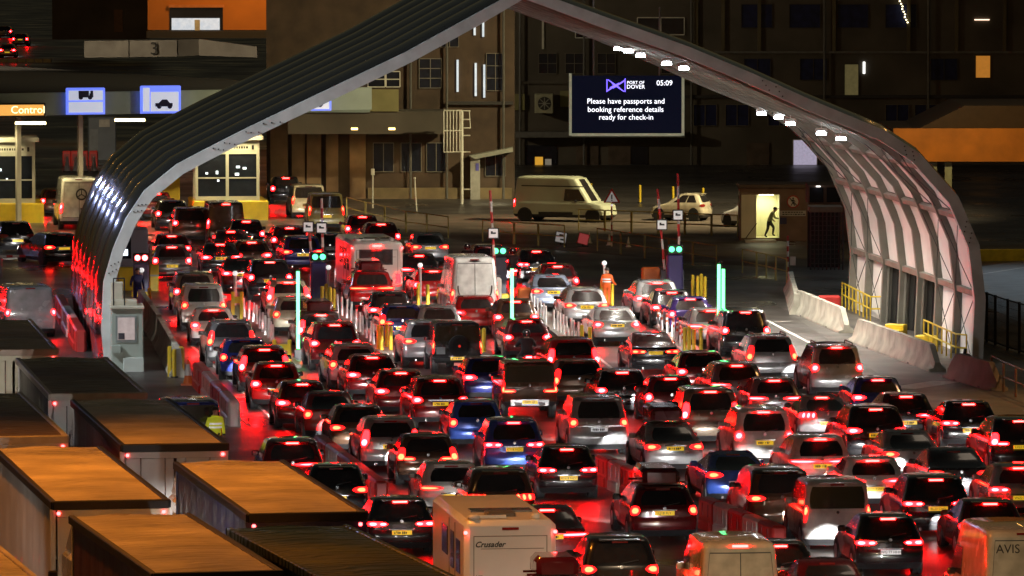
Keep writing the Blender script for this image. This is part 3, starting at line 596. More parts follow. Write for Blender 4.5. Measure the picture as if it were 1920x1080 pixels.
def S(T, c, z):
    sg = -1 if c < 0 else 1; c = abs(c); o = outline(T, z); i = min(int(c), len(o) - 2); f = c - i
    return Vector((sg * (o[i][0] + (o[i + 1][0] - o[i][0]) * f), o[i][1] + (o[i + 1][1] - o[i][1]) * f, z))
def SN(T, c, z):
    e = .04; du = S(T, c + e, z) - S(T, c - e, z); dz = S(T, c, z + .02) - S(T, c, z - .02); n = du.cross(dz)
    return n.normalized() if n.length > 1e-9 else Vector((0, -1, 0))
def patch(mb, T, c0, c1, z0, z1, off=.012, nc=4, nz=2, m=0, fn=None):
    k = len(mb.v); st = nc + 1
    for layer in (off, -.02):
        for j in range(nz + 1):
            for i in range(nc + 1):
                u, v_ = i / nc, j / nz; c = c0 + (c1 - c0) * u; z = z0 + (z1 - z0) * v_
                if fn: c, z = fn(u, v_, c, z)
                mb.v.append(tuple(S(T, c, z) + SN(T, c, z) * layer))
    n = st * (nz + 1)
    for j in range(nz):
        for i in range(nc): a = k + j * st + i; mb.f.append((a, a + 1, a + st + 1, a + st)); mb.m.append(m)
    ed = [i for i in range(st)] + [j * st + nc for j in range(1, nz + 1)] + [nz * st + nc - i for i in range(1, st)] + [(nz - j) * st for j in range(1, nz)]
    for a, b in zip(ed, ed[1:] + ed[:1]): mb.f.append((k + a, k + a + n, k + b + n, k + b)); mb.m.append(m)
    return mb
PM = {}
def part_meshes(tn):
    if tn in PM: return PM[tn]
    T = TYPES[tn]; D = {}; H, belt, low = T['H'], T['belt'], T['low']
    zs = sorted({round(z, 3) for tab in (T['rear'], T['front'], T['hw']) for z, _ in tab if low <= z <= H} | {round((belt + H) / 2, 3)})
    zs = [z for i, z in enumerate(zs) if i == 0 or z - zs[i - 1] > .012]
    if zs[-1] != H: zs[-1] = H
    mb = MB(); rings = []
    for z in zs:
        o = outline(T, z); ring = [(x, y, z) for x, y in o] + [(-x, y, z) for x, y in o[-2:0:-1]]
        rings.append(range(len(mb.v), len(mb.v) + len(ring))); mb.v += ring
    n = len(rings[0])
    for a, b, z in zip(rings, rings[1:], zs):
        for i in range(n): j = (i + 1) % n; mb.f.append((a[i], a[j], b[j], b[i])); mb.m.append(1 if z < low + .10 else 0)
    mb.f.append(tuple(rings[-1])); mb.m.append(0); mb.f.append(tuple(reversed(rings[0]))); mb.m.append(1)
    r_, x0_ = (.33 if H < 1.6 else .37), T['W'] / 2
    for sg in (-1, 1):
        for y in (.78, T['L'] - .85): mb.bar((sg * (x0_ - .11), y, r_ + .01), (sg * (x0_ + .005), y, r_ + .01), r_ + .06, 18, 1)
    patch(mb, T, -6.6, 6.6, low + .03, low + .17, .018, 10, 2, 1)
    zb = H - .075; y = lerp(T['rear'], zb)
    if T['glass'] and tn not in ('saloon', 'coupe', 'jeep'): mb.cbox(-.5, .5, y - .10, y + .35, zb + .03, zb + .06, .012)
    D['body'] = mb.mesh('body', [P['black'], TRIM], T['sharp'])
    gt = H - T['gtop']; gb = belt + .05
    def rnd(u, v_, c, z): return c * (1 - .10 * (max(0, abs(2 * v_ - 1) - .6) / .4) ** 2), z
    if T['glass']:
        D['rear_window'] = patch(MB(), T, -4.3, 4.3, gb + .01, gt, .008, 8, 3, 0, rnd).mesh('rear_window', GLASS, 40)
    D['windscreen'] = patch(MB(), T, 18.6, 22, gb, gt, .008, 4, 2).mesh('windscreen', GLASS, 40)
    ws = [(7.6, 10.6), (10.9, 14.6)] if T['glass'] else [(0, 1)]
    if not T['glass']: gt = min(gt, belt + .70)
    def door_glass(u, v_, c, z):
        f = T['L'] - 5.6; o = outline(T, z); ya, yb = o[7][1], o[15][1]; y = (3.05 + f) + (1.28 - .5 * v_ * .9) * u + .06 * v_
        return math.copysign(7 + 8 * (y - ya) / (yb - ya), c), z
    D['side_window'] = []
    for sg in (-1, 1):
        for a, b in ws: D['side_window'].append(patch(MB(), T, sg * a - (0 if T['glass'] else -sg * .001), sg * b, gb, gt + .02, .008, 3, 2, 0, None if T['glass'] else door_glass).mesh('side_window', GLASS, 40))
    D['head'] = [patch(MB(), T, sg * 15.8, sg * 18.6, .58, .72, .012, 4, 1).mesh('headlight', HLAMP) for sg in (-1, 1)]
    r, x0 = (.33 if H < 1.6 else .37), T['W'] / 2 - .012
    tb = MB(); tb.bar((-.125, 0, 0), (.125, 0, 0), r, 18); D['tyre'] = tb.mesh('wheel', TYRE, 40)
    tb = MB(); tb.bar((-.13, 0, 0), (.13, 0, 0), r * .62, 10); tb.bar((-.14, 0, 0), (.14, 0, 0), r * .18, 8); D['rim'] = tb.mesh('rim', RIM)
    D['wheel_pos'] = [(sg * (x0 - .10), y, r) for sg in (-1, 1) for y in (.78, T['L'] - .85)]; D['r'] = r; D['ax'] = x0
    sb = MB(); p = S(T, -13.9, belt + .02); sb.cbox(p.x - .2, p.x + .02, p.y - .06, p.y + .07, belt - .0, belt + .15, .04); a_ = sb.mesh('mirror', P['black'])
    sb = MB(); p = S(T, 13.9, belt + .02); sb.cbox(p.x - .02, p.x + .2, p.y - .06, p.y + .07, belt, belt + .15, .04); D['mirror'] = [a_, sb.mesh('mirror', P['black'])]
    zb = H - .075; y = lerp(T['rear'], zb); D['anchor'] = (y - .02, zb)
    sb = MB(); sb.cbox(-.19, .19, y - .045, y + .06, zb - .022, zb + .022, .008); D['stop'] = [sb.mesh('brake_light', STOP), sb.mesh('brake_light', STOPOFF)]
    yp = lerp(T['rear'], T['pz']); D['plate_pos'] = (0, yp - .035, T['pz'])
    sb = MB(); sb.box(-.26, .26, 0, .05, -.056, .056); D['plate'] = [sb.mesh('number_plate', PLY), sb.mesh('number_plate', PLW)]
    zc = belt - .03; sb = MB(); yb = lerp(T['rear'], zc); sb.bar((0, yb - .03, zc), (0, yb + .02, zc), .045, 10); D['badge'] = sb.mesh('badge', CHROME)
    sb = MB(); zt = T['pz'] + .085; yb = lerp(T['rear'], zt); sb.cbox(-.33, .33, yb - .03, yb + .02, zt - .014, zt + .014, .005); D['boot_trim'] = sb.mesh('boot_trim', CHROME)
    sb = MB(); xr = lerp(T['hw'], H) ; D['rail'] = []
    for sg in (-1, 1):
        q = MB(); y0 = lerp(T['rear'], H) + .02; y1 = lerp(T['front'], H) - .1; x = sg * (xr - .05); q.path([(x, y0, H - .01), (x, y0 + .12, H + .06), (x, y1 - .12, H + .06), (x, y1, H - .01)], .022, 6); D['rail'].append(q.mesh('roof_rail', TRIM, 40))
    q = MB(); y0 = lerp(T['rear'], H); q.cbox(-.5, .5, y0 + .0, y0 + 1.9, H + .08, H + .46, .12); q.box(-.7, .7, y0 + .35, y0 + .41, H + .03, H + .08); q.box(-.7, .7, y0 + 1.4, y0 + 1.46, H + .03, H + .08); D['box'] = q.mesh('roof_box', P['dkred'], 40)
    q = MB(); y0 = lerp(T['rear'], belt + .05); q.bar((0, y0 - .03, belt + .05), (.42, lerp(T['rear'], belt + .12) - .02, belt + .12), .012, 5); D['wiper'] = q.mesh('rear_wiper', TRIM)
    q = MB(); 
    for x in (-.5, .5): q.bar((x, -.02 + T['bow'] * .3, low + .06), (x, .2, low + .06), .045, 8)
    D['exhaust'] = q.mesh('exhaust', CHROME)
    PM[tn] = D; return D
TAIL = {  # style: (outer patches, bulb patches) in (c0, c1, dz0, dz1) about the tail-light height
 'bar': ([(2.7, 6.8, -.075, .08)], [(3.5, 5.4, -.05, .055)]), 'block': ([(3.4, 6.8, -.10, .09)], [(3.8, 5.6, -.06, .06)]),
 'slim': ([(1.6, 6.8, -.045, .05)], [(2.4, 6.0, -.022, .03)]), 'full': ([(.02, 6.8, -.04, .045)], [(1.2, 6.2, -.02, .025)]),
 'tall': ([(4.1, 6.6, -.14, .36)], [(4.4, 6.0, -.10, .08)]), 'el': ([(4.2, 6.8, -.08, .28), (2.2, 4.4, -.08, .02)], [(4.3, 6.0, -.06, .10), (2.4, 4.3, -.06, -.01)]),
 'round': ([(3.9, 6.6, -.12, .12)], [(4.2, 5.8, -.07, .07)]), 'dash': ([(2.2, 6.6, -.06, .06)], [(2.4, 3.4, -.035, .035), (3.9, 5.6, -.04, .04)]),
 'slash': ([(2.2, 6.6, -.08, .08)], [(2.4, 2.9, -.07, .07), (3.3, 3.8, -.07, .07), (4.3, 5.0, -.07, .07)]), 'post': ([(4.6, 6.6, -.22, .22)], [(4.8, 6.2, -.02, .18)]),
}
TM = {}
def oval(u, v_, c, z, zc): return c, zc + (z - zc) * (.12 + .88 * (1 - abs(2 * u - 1) ** 2.6) ** .5)
def tail_meshes(tn, st):
    if (tn, st) in TM: return TM[tn, st]
    T = TYPES[tn]; z = T['tz']; r = []
    for sg in (-1, 1):
        a = MB(); b = MB()
        for c0, c1, e, f in TAIL[st][0]: patch(a, T, sg * c0, sg * c1, z + e, z + f, .014, 8, 2, 0, lambda u, v_, c, q, m=z + (e + f) / 2: oval(u, v_, c, q, m))
        for c0, c1, e, f in TAIL[st][1]: patch(b, T, sg * c0, sg * c1, z + e, z + f, .024, 6, 2, 0, lambda u, v_, c, q, m=z + (e + f) / 2: oval(u, v_, c, q, m))
        r.append((a.mesh('tail_light', LENS, 40), b.mesh('bulb', HOT, 40)))
    TM[tn, st] = r; return r
def relink(o, m, i=0): o.material_slots[i].link = 'OBJECT'; o.material_slots[i].material = m
GLY = None
def glyphs():
    global GLY
    if GLY is None:
        GLY = []
        for q in range(5):
            mb = MB(); x = -.225
            for k in range(7):
                w_ = random.uniform(.030, .046); x += .012 if k != 4 else .035
                mb.box(x, x + w_, -.004, 0, -.034, .034) if random.random() < .35 else (mb.box(x, x + .012, -.004, 0, -.034, .034), mb.box(x + .012, x + w_, -.004, 0, .018 * random.choice((-1, 0, 1)) - .007, .018 * random.choice((-1, 0, 1)) + .02))
                x += w_
            GLY.append(mb.mesh('plate_text', INK))
    return random.choice(GLY)
NAMES = {'hatch': ('hatchback_car', 'car'), 'suv': ('suv_car', 'car'), 'estate': ('estate_car', 'car'), 'saloon': ('saloon_car', 'car'), 'coupe': ('coupe_car', 'car'), 'mpv': ('people_carrier', 'car'), 'smallvan': ('small_van', 'van'), 'van': ('panel_van', 'van'), 'highvan': ('panel_van', 'van'), 'jeep': ('off_roader', 'car')}
HDG = R(6.4)
FOOT = []
def vehicle(tn, px, py, col, st, fl, plate, label, hd=None, group='vehicles queuing for check-in', beam=75, size=1.0):
    T = TYPES[tn]; D = part_meshes(tn); nm, cat = NAMES[tn]; hd = HDG + R(random.uniform(-1.2, 1.2)) if hd is None else R(hd)
    ya, za = D['anchor']; zs = random.uniform(.97, 1.05); q = G(px, py, za * zs)
    loc = q - Vector((-math.sin(hd) * ya, math.cos(hd) * ya, 0)); loc.z = 0
    t = thing(nm, label, cat, loc, hd, group); t.scale = (random.uniform(.97, 1.02), size, zs)
    FOOT.append((label, loc.x, loc.y, hd, T['L'] * size, T['W']))
    b = put('body', D['body'], t); relink(b, P[col])
    far = loc.y > 285
    if 'rear_window' in D: put('rear_window', D['rear_window'], t)
    put('windscreen', D['windscreen'], t)
    for me in D['side_window']: put('side_window', me, t)
    for k, p in enumerate(D['wheel_pos']):
        wh = put('wheel', D['tyre'], t, p)
        if not far and p[0] < 0: put('rim', D['rim'], wh)
    for k, (a, bb) in enumerate(tail_meshes(tn, st)):
        o = put('tail_light', a, t); hot = 'b' in fl or 'h' in fl
        if 'o' in fl: relink(o, STOPOFF)
        elif hot: relink(o, LENSB)
        u = put('bulb', bb, o); relink(u, STOPOFF if 'o' in fl else (HOT if hot else WARM))
    put('brake_light', D['stop'][0 if 'b' in fl else 1], t)
    if 'n' not in fl:
        pl = put('number_plate', D['plate'][1 if 'w' in fl else 0], t, D['plate_pos'])
        if not far:
            if plate: put('plate_text', text_mesh(plate, .098, INK, .002), pl, (0, -.004, 0), UP)
            else: put('plate_text', glyphs(), pl, (0, -.002, 0))
        put('boot_trim', D['boot_trim'], t)
    for k in (0, 1): relink(put('mirror', D['mirror'][k], t), P[col] if random.random() < .6 else P['black'])
    if tn not in ('van', 'highvan'): put('badge', D['badge'], t)
    if tn in ('hatch', 'suv', 'estate', 'mpv') and py > 620: put('rear_wiper', D['wiper'], t)
    if tn in ('saloon', 'suv', 'coupe') and not far: put('exhaust', D['exhaust'], t)
    if 'r' in fl:
        for me in D['rail']: put('roof_rail', me, t)
    if 'x' in fl: put('roof_box', D['box'], t)
    for k in (0, 1):
        h = put('headlight', D['head'][k], t)
        if beam and 'd' not in fl:
            x = (-1, 1)[k] * T['W'] * .36; spot('headlight_beam', h, (x, T['L'] + .05, .66), (R(72), 0, R(random.uniform(-3, 3))), beam, 40, (1, .97, .93), .3, .06)
    return t
SIZES_ = {'dark red estate with tall curved lamps next': .92, 'red saloon without': .94, 'dark brown hatchback with bent': .86, 'brown four-wheel drive with hooked': .9, 'small silver van with': .9,
 'dark red saloon roof': .92, 'boxy dark off-roader': .76, 'dark red hatchback with one very bright': .7, 'black hatchback with a long brake strip nearest': .9, 'dark red estate with a roof box': .68, 'purple-blue hatchback': .8}
class _S:
    def get(s, label, d): return next((v for k, v in SIZES_.items() if label.startswith(k)), d)
SIZES = _S()
# (type, px, py of the high brake light, paint, tail lights, flags, plate, label)   flags: b braking, h bright tails, o lights off, r rails, x roof box, w white plate, n no plate
CARS = [
 ('highvan', 148, 337, 'white', 'post', 'hn', '', 'white high van with a round emblem between the left booth and the dark arch', 8),
 ('hatch', 106, 357, 'brown', 'round', 'hn', '', 'dark hatchback squeezed between the left yellow booth and the white high van', 8),
 ('hatch', 30, 419, 'black', 'bar', 'o', '', 'black hatchback in front of the yellow base of the left booth', 16),
 ('estate', 116, 441, 'black', 'bar', '', '', 'long black estate just left of the arch, below the left booth', 24),
 ('hatch', 294, 364, 'dkred', 'round', 'bn', '', 'small red-lit hatchback beside the front rib and the yellow booth', None),
 ('hatch', 323, 379, 'dkgrey', 'round', 'hn', '', 'dark hatchback just right of the front rib, under the double booth', None),
 ('mpv', 358, 393, 'brown', 'round', 'hn', '', 'brown people carrier with bright lamps below the double booth', None),
 ('van', 424, 383, 'brown', 'post', 'bn', '', 'dark panel van standing against the yellow base of the double booth', None),
 ('hatch', 462, 416, 'black', 'round', 'b', '', 'black hatchback with lit brake strip just below the yellow booth base', None),
 ('saloon', 433, 435, 'dkred', 'bar', 'bn', '', 'low dark saloon behind the black hatchback below the yellow booth base', None),
 ('estate', 543, 428, 'dkred', 'round', 'b', '', 'dark red car with a long brake strip, right of the yellow booth base', None),
 ('saloon', 413, 459, 'black', 'bar', 'b', '', 'black saloon with a bright left lamp, above the long raised barrier arm', None),
 ('hatch', 472, 455, 'brown', 'bar', 'bn', '', 'brown hatchback right beside the black saloon above the raised barrier arm', None),
 ('hatch', 322, 443, 'dkred', 'bar', 'bn', '', 'dark red hatchback directly above the silver one by the front rib', None),
 ('hatch', 322, 464, 'grey', 'round', 'b', '', 'grey hatchback with a pale rear window beside the red signal pair', None),
 ('suv', 567, 447, 'dkblue', 'bar', '', '', 'dark blue four-wheel drive waiting beyond the leftmost green signal', None),
 ('suv', 506, 492, 'black', 'round', 'b', '', 'black four-wheel drive in front of the cream estate left of the green tube', None),
 ('estate', 541, 530, 'cream', 'tall', 'rb', '', 'cream estate with roof rails and tall curved lamps beside the left green tube', None),
 ('saloon', 452, 488, 'dkred', 'bar', 'h', '', 'dark red saloon whose plate shows above the yellow frame post', None),
 ('mpv', 366, 516, 'bronze', 'round', 'hn', '', 'beige-roofed people carrier immediately ahead of the white people carrier', None),
 ('mpv', 382, 539, 'white', 'round', 'n', '', 'white people carrier with a wide dark window by the concrete barriers', None),
 ('hatch', 400, 582, 'white', 'block', 'b', '', 'white hatchback with lit bumper behind the white people carrier', None),
 ('suv', 434, 607, 'grey', 'tall', 'r', '', 'grey four-wheel drive with rails next to the brightly lit wands', None),
 ('hatch', 459, 640, 'dkblue', 'round', '', '', 'dark blue hatchback second behind the white hatchback on the left', None),
 ('estate', 496, 656, 'dkred', 'tall', 'b', '', 'dark red estate with tall curved lamps next to a yellow frame', None),
 ('hatch', 518, 686, 'red', 'block', 'b', '', 'red hatchback with white-lit bumper by the red barrier end', None),
 ('hatch', 567, 721, 'dkred', 'bar', 'b', '', 'dark red hatchback with amber-lit bumper in the left-hand queue', None),
 ('saloon', 617, 740, 'red', 'round', 'n', '', 'red saloon without brake strip lit, left of the four-wheel drive with yellow mirror', None),
 ('hatch', 672, 766, 'brown', 'bar', 'n', '', 'dark brown hatchback with an amber flank light on its left side', None),
 ('suv', 732, 790, 'silver', 'tall', 'h', '', 'silver four-wheel drive with upright lamps in the left-centre queue', None),
 ('hatch', 800, 820, 'brown', 'el', 'n', '', 'dark brown hatchback with bent amber lamps behind the silver four-wheel drive', None),
 ('hatch', 846, 874, 'white', 'slim', '', '', 'silver-white hatchback ahead of the big cream motorhome', None),
 ('suv', 938, 887, 'brown', 'slash', '', '', 'brown four-wheel drive with hooked lamps and round badge ahead of the motorhome', None),
 ('hatch', 1063, 843, 'black', 'dash', 'b', 'KN18 NZV', 'black car with yellow plate KN18 NZV beside the wet gap in the queue', None),
 ('saloon', 1026, 957, 'dkred', 'full', 'b', '', 'dark red car half hidden on the right of the cream motorhome', None),
 ('suv', 1162, 1016, 'black', 'block', 'n', '', 'black four-wheel drive at the bottom right of the cream motorhome', None),
 ('estate', 1046, 1090, 'dkred', 'bar', 'bxn', '', 'dark red estate with a roof box cut by the bottom edge', None),
 ('suv', 963, 793, 'blue', 'dash', 'b', 'KY18 MOG', 'bright blue car with yellow plate KY18 MOG in the middle queue', None),
 ('hatch', 893, 757, 'blue', 'round', 'n', '', 'blue hatchback partly covered by the bright blue car', None),
 ('jeep', 993, 684, 'brown', 'el', '', 'EA09 SJR', 'tall bronze off-roader with plate EA09 SJR in the centre', None),
 ('mpv', 1122, 750, 'silver', 'round', 'w', '', 'silver people carrier with a glaring white plate and chrome bar', None),
 ('saloon', 1255, 799, 'silver', 'bar', 'x', '', 'silver saloon with a red roof box and dim yellow plate', None),
 ('hatch', 1256, 710, 'dkred', 'round', 'bn', '', 'dark red hatchback with one very bright left lamp, above the silver saloon', None),
 ('hatch', 1167, 699, 'black', 'block', 'bn', '', 'black hatchback just above the silver people carrier with the white plate', None),
 ('mpv', 1332, 735, 'bronze', 'tall', 'bn', '', 'bronze people carrier with a yellow-lit lower bumper', None),
 ('mpv', 1432, 773, 'white', 'round', 'b', '', 'white people carrier with a wide rounded window and yellow plate', None),
 ('suv', 1538, 824, 'white', 'full', 'b', '', 'white four-wheel drive with a full-width red light bar', None),
 ('hatch', 1636, 864, 'white', 'slim', 'b', 'VN20 RWO', 'white hatchback with yellow plate VN20 RWO behind the small silver van', None),
 ('suv', 1755, 900, 'black', 'dash', 'b', 'BL23 OHV', 'black four-wheel drive with yellow plate BL23 OHV near the right edge', None),
 ('hatch', 1665, 973, 'black', 'dash', 'bw', 'WG 77 HHH', 'black hatchback with a white foreign plate beside the small silver van', None),
 ('coupe', 1374, 853, 'blue', 'bar', '', '', 'blue coupe with amber-red lamps and blue-lit bumper', None),
 ('mpv', 1464, 887, 'brown', 'bar', 'n', '', 'dark brown people carrier hidden behind the small silver van', None),
 ('smallvan', 1570, 909, 'white', 'post', 'n', '', 'small silver van with a big dark rear window', None),
 ('highvan', 1921, 1001, 'cream', 'post', 'on', '', 'tall cream hire van lettered AVIS at the bottom right corner', None),
 ('van', 1388, 1024, 'cream', 'post', 'bn', '', 'cream panel van with two plain rear doors at the bottom edge', None),
 ('hatch', 1462, 1024, 'black', 'bar', 'bn', '', 'black hatchback hidden behind the cream panel van at the bottom', None),
 ('saloon', 1550, 1056, 'dkred', 'bar', 'n', '', 'dark red saloon roof at the bottom edge below the foreign-plated hatchback', None),
 ('hatch', 1857, 945, 'dkred', 'bar', 'bn', '', 'dark red hatchback right ahead of the hire van lettered AVIS', None),
 ('hatch', 1912, 878, 'silver', 'dash', 'b', 'VN22 KXO', 'silver hatchback with a yellow plate cut by the right edge, above the AVIS van', None),
 ('saloon', 1788, 847, 'dkgrey', 'bar', 'n', '', 'dark grey saloon with blue-lit boot behind plate BL23 OHV', None),
 ('saloon', 1701, 813, 'silver', 'bar', 'n', '', 'silver saloon with a wide red lamp between two black cars on the right', None),
 ('suv', 1642, 768, 'black', 'bar', 'b', '', 'big black four-wheel drive with a pink brake strip ahead of the white hatchback', None),
 ('hatch', 1816, 758, 'black', 'dash', 'b', '', 'black hatchback with a long brake strip nearest the right concrete kerb', None),
 ('suv', 1912, 790, 'black', 'el', 'b', 'LV23 ODE', 'black four-wheel drive with corner-shaped lamps at the right edge', None),
 ('hatch', 1699, 744, 'dkgrey', 'slim', 'b', '', 'dark hatchback with a yellow-green plate by the right-hand pavement', None),
 ('hatch', 1646, 713, 'dkblue', 'bar', 'bn', '', 'dark blue hatchback behind the big silver people carrier with rails', None),
 ('coupe', 1541, 746, 'silver', 'slash', 'b', '', 'silver coupe with triple-slash lamps and a dark sloping window', None),
 ('mpv', 1569, 652, 'silver', 'round', 'rbn', '', 'big silver people carrier with roof rails beside the concrete barriers', None),
 ('suv', 1446, 634, 'silver', 'tall', 'rn', '', 'silver four-wheel drive with a white-lit bumper right of the right green tubes', None),
 ('mpv', 1398, 586, 'black', 'round', 'bn', '', 'black people carrier alone at the right-hand side of the green tubes', None),
 ('hatch', 1452, 714, 'grey', 'slim', 'bn', '', 'grey hatchback with green reflections on its side window, left of the silver coupe', None),
 ('suv', 1382, 686, 'grey', 'slim', 'bn', '', 'grey four-wheel drive with a pink-lit bumper below the right green tubes', None),
 ('hatch', 1316, 665, 'dkred', 'block', 'hn', '', 'dark red hatchback directly below the yellow bollards by the right green tubes', None),
 ('saloon', 1222, 629, 'black', 'dash', '', 'MD61 OYH', 'black saloon with bright yellow plate MD61 OYH and blue bumper', None),
 ('saloon', 1150, 580, 'silver', 'block', 'h', '', 'silver saloon with large bright lamps and a dark yellow plate', None),
 ('estate', 1099, 546, 'silver', 'bar', 'r', '', 'silver estate with roof rails beside the worker in orange', None),
 ('saloon', 1032, 519, 'ltblue', 'bar', '', '', 'pale blue saloon with two mirrors of light on its boot, near the middle green tube', None),
 ('hatch', 1006, 472, 'black', 'dash', 'b', '', 'black hatchback with a yellow plate first past the middle green signal', None),
 ('hatch', 1046, 500, 'dkred', 'round', 'bn', '', 'dark red hatchback just right of the black one past the middle signal', None),
 ('estate', 918, 464, 'dkred', 'bar', 'hn', '', 'dark red estate hidden beyond the middle green signal', None),
 ('saloon', 803, 440, 'silver', 'bar', '', '', 'silver saloon with a bright plate between the motorhome and the silver van', None),
 ('hatch', 786, 480, 'dkgrey', 'slim', 'b', '', 'dark grey hatchback next to the back of the white motorhome', None),
 ('hatch', 813, 509, 'red', 'round', 'bn', '', 'red hatchback glowing between the motorhome and the white van', None),
 ('suv', 697, 513, 'red', 'full', 'xn', '', 'red four-wheel drive with a roof box and full-width lamp behind the motorhome', None),
 ('hatch', 732, 553, 'dkgrey', 'bar', 'hn', '', 'dark hatchback hidden behind the red one with full-width lamp', None),
 ('hatch', 753, 576, 'dkblue', 'el', '', '', 'blue-grey hatchback with hooked lamps and round badge by the lit wands', None),
 ('hatch', 823, 578, 'silver', 'bar', 'n', '', 'silver hatchback with a purple-dark window next to the lit white wand row', None),
 ('suv', 803, 607, 'silver', 'bar', 'n', '', 'silver four-wheel drive mostly hidden by the boxy off-roader', None),
 ('jeep', 857, 609, 'dkgrey', 'post', '', '', 'boxy dark off-roader with a spare wheel on its back door', None),
 ('hatch', 967, 566, 'brown', 'block', 'bn', '', 'dark brown hatchback standing behind the middle green tube', None),
 ('hatch', 892, 559, 'red', 'bar', 'hn', '', 'orange-red hatchback behind the white van by the middle green tube', None),
 ('hatch', 988, 603, 'dkred', 'block', 'bn', '', 'dark red hatchback at the lower right of the middle green tube', None),
 ('suv', 1074, 640, 'red', 'tall', 'hn', '', 'dark red four-wheel drive with tall lamps beside the red-lit empty asphalt', None),
 ('hatch', 916, 675, 'dkblue', 'bar', 'hn', '', 'dark blue hatchback between the boxy off-roader and the bronze one', None),
 ('hatch', 1085, 680, 'brown', 'tall', 'n', '', 'brown hatchback with a green glint in its window, right of the bronze off-roader', None),
 ('estate', 665, 652, 'silver', 'round', 'n', '', 'silver estate with lit flank next to the white wands', None),
 ('hatch', 698, 671, 'dkred', 'bar', 'bn', '', 'dark red hatchback with a pale bumper just behind the silver estate by the wands', None),
 ('hatch', 752, 700, 'dkred', 'bar', 'bn', '', 'dark red hatchback with pink-white lamps second behind the silver estate by the wands', None),
 ('suv', 824, 714, 'dkred', 'block', 'b', '', 'dark red four-wheel drive with a bright chrome bar over its plate', None),
 ('suv', 628, 610, 'dkred', 'block', 'bn', '', 'dark red four-wheel drive right of the left green tube', None),
 ('estate', 602, 591, 'grey', 'tall', 'bxn', '', 'grey estate with a pink-lit roof box right of the left green tube', None),
 ('hatch', 553, 562, 'cream', 'round', 'n', '', 'cream hatchback with a lit bumper partly behind the left green tube', None),
 ('hatch', 536, 334, 'black', 'round', 'bn', '', 'black hatchback passing between the double booth and the ochre pillars', None),
 ('smallvan', 579, 350, 'cream', 'post', 'n', '', 'cream van ahead of the yellow-lit one by the ochre pillars', None),
 ('smallvan', 612, 366, 'olive', 'post', '', '', 'yellow-lit van with a wide dark window below the ochre pillars', None),
 ('hatch', 680, 407, 'dkred', 'round', 'bn', '', 'dark red hatchback behind the yellow-lit van near the guard rails', None),
 ('hatch', 715, 421, 'dkred', 'round', 'b', '', 'red-lit hatchback nearest the yellow guard rails', None),
 ('hatch', 618, 440, 'black', 'bar', 'hn', '', 'black hatchback hidden behind the front corner of the white motorhome', None),
 ('highvan', 890, 487, 'white', 'post', '', '', 'white high van with curved lamp outlines on its rear doors', None),
 ('van', 57, 541, 'silver', 'round', 'hn', '', 'grey van left of the arch, half covered by a dark lorry', 12),
 ('estate', 1243, 917, 'dkred', 'round', 'x', 'LJ18 FLY', 'dark red estate with a beige-lit roof box and plate LJ18 FLY', None),
 ('suv', 1232, 531, 'silver', 'bar', 'rbn', '', 'silver four-wheel drive with rails below the orange barrier block', None),
 ('hatch', 1260, 549, 'dkgrey', 'bar', 'bn', '', 'dark grey hatchback just behind the silver one by the purple pillar', None),
 ('hatch', 1294, 561, 'purple', 'round', 'b', '', 'purple-blue hatchback beside the four yellow bollards', None),
 ('hatch', 1333, 583, 'silver', 'slim', 'bn', '', 'silver hatchback with pink-lit rear close to the right green tubes', None),
 ('suv', 548, 831, 'dkred', 'full', 'bn', '', 'dark red four-wheel drive at the left end, just above the lorry roofs', None),
 ('hatch', 630, 879, 'black', 'bar', '', '', 'black hatchback whose plate shows past the blue lorry roof edge', None),
 ('hatch', 750, 941, 'black', 'dash', 'b', '', 'black hatchback with a bright plate between blue lorry and motorhome', None),
 ('smallvan', 362, 757, 'dkblue', 'post', 'on', '', 'dark blue van with a rounded roof beside the lorry roof', 10),
 ('suv', -70, 470, 'dkgrey', 'block', 'bn', '', 'dark four-wheel drive in the lorry lanes left of the frame, first', 10),
 ('hatch', -150, 520, 'red', 'bar', 'bn', '', 'red hatchback in the lorry lanes left of the frame', 10),
 ('mpv', -60, 565, 'black', 'block', 'bn', '', 'black people carrier in the lorry lanes left of the frame', 10),
 ('suv', -190, 600, 'silver', 'tall', 'bn', '', 'silver four-wheel drive in the lorry lanes left of the frame', 10),
 ('hatch', -120, 400, 'white', 'bar', 'bn', '', 'white hatchback in the lorry lanes left of the frame', 10),
 ('suv', -430, 450, 'white', 'block', 'bn', '', 'white four-wheel drive in the lorry lanes, far outside the frame', 10),
 ('hatch', -620, 440, 'black', 'block', 'bn', '', 'black hatchback in the lorry lanes, far outside the frame', 10),
 ('hatch', -300, 395, 'red', 'block', 'bn', '', 'red hatchback near the booths, outside the frame', 10),
 ('mpv', -480, 400, 'silver', 'block', 'bn', '', 'silver people carrier near the booths, outside the frame', 10),
 ('hatch', 8, 50, 'dkgrey', 'round', 'hn', '', 'farthest car with red lamps at the very top left edge', 0),
 ('hatch', 14, 84, 'grey', 'bar', 'h', '', 'far-off grey car nearer than the one beyond the canopy, top left', 0),
 ('estate', 38, 64, 'dkgrey', 'round', 'h', '', 'far-off car with red lamps beyond the canopy at the top left', 0),
]
VEH = {}
def stretch(r):
    return 1.0
for row in CARS:
    tn, px, py, col, st, fl, plate, label, hd = row
    VEH[label] = vehicle(tn, px, py, col, st, fl, plate, label, hd, 'vehicles queuing for check-in', 420, SIZES.get(label, 1.0))
def find(s): return next(v for k, v in VEH.items() if s in k)
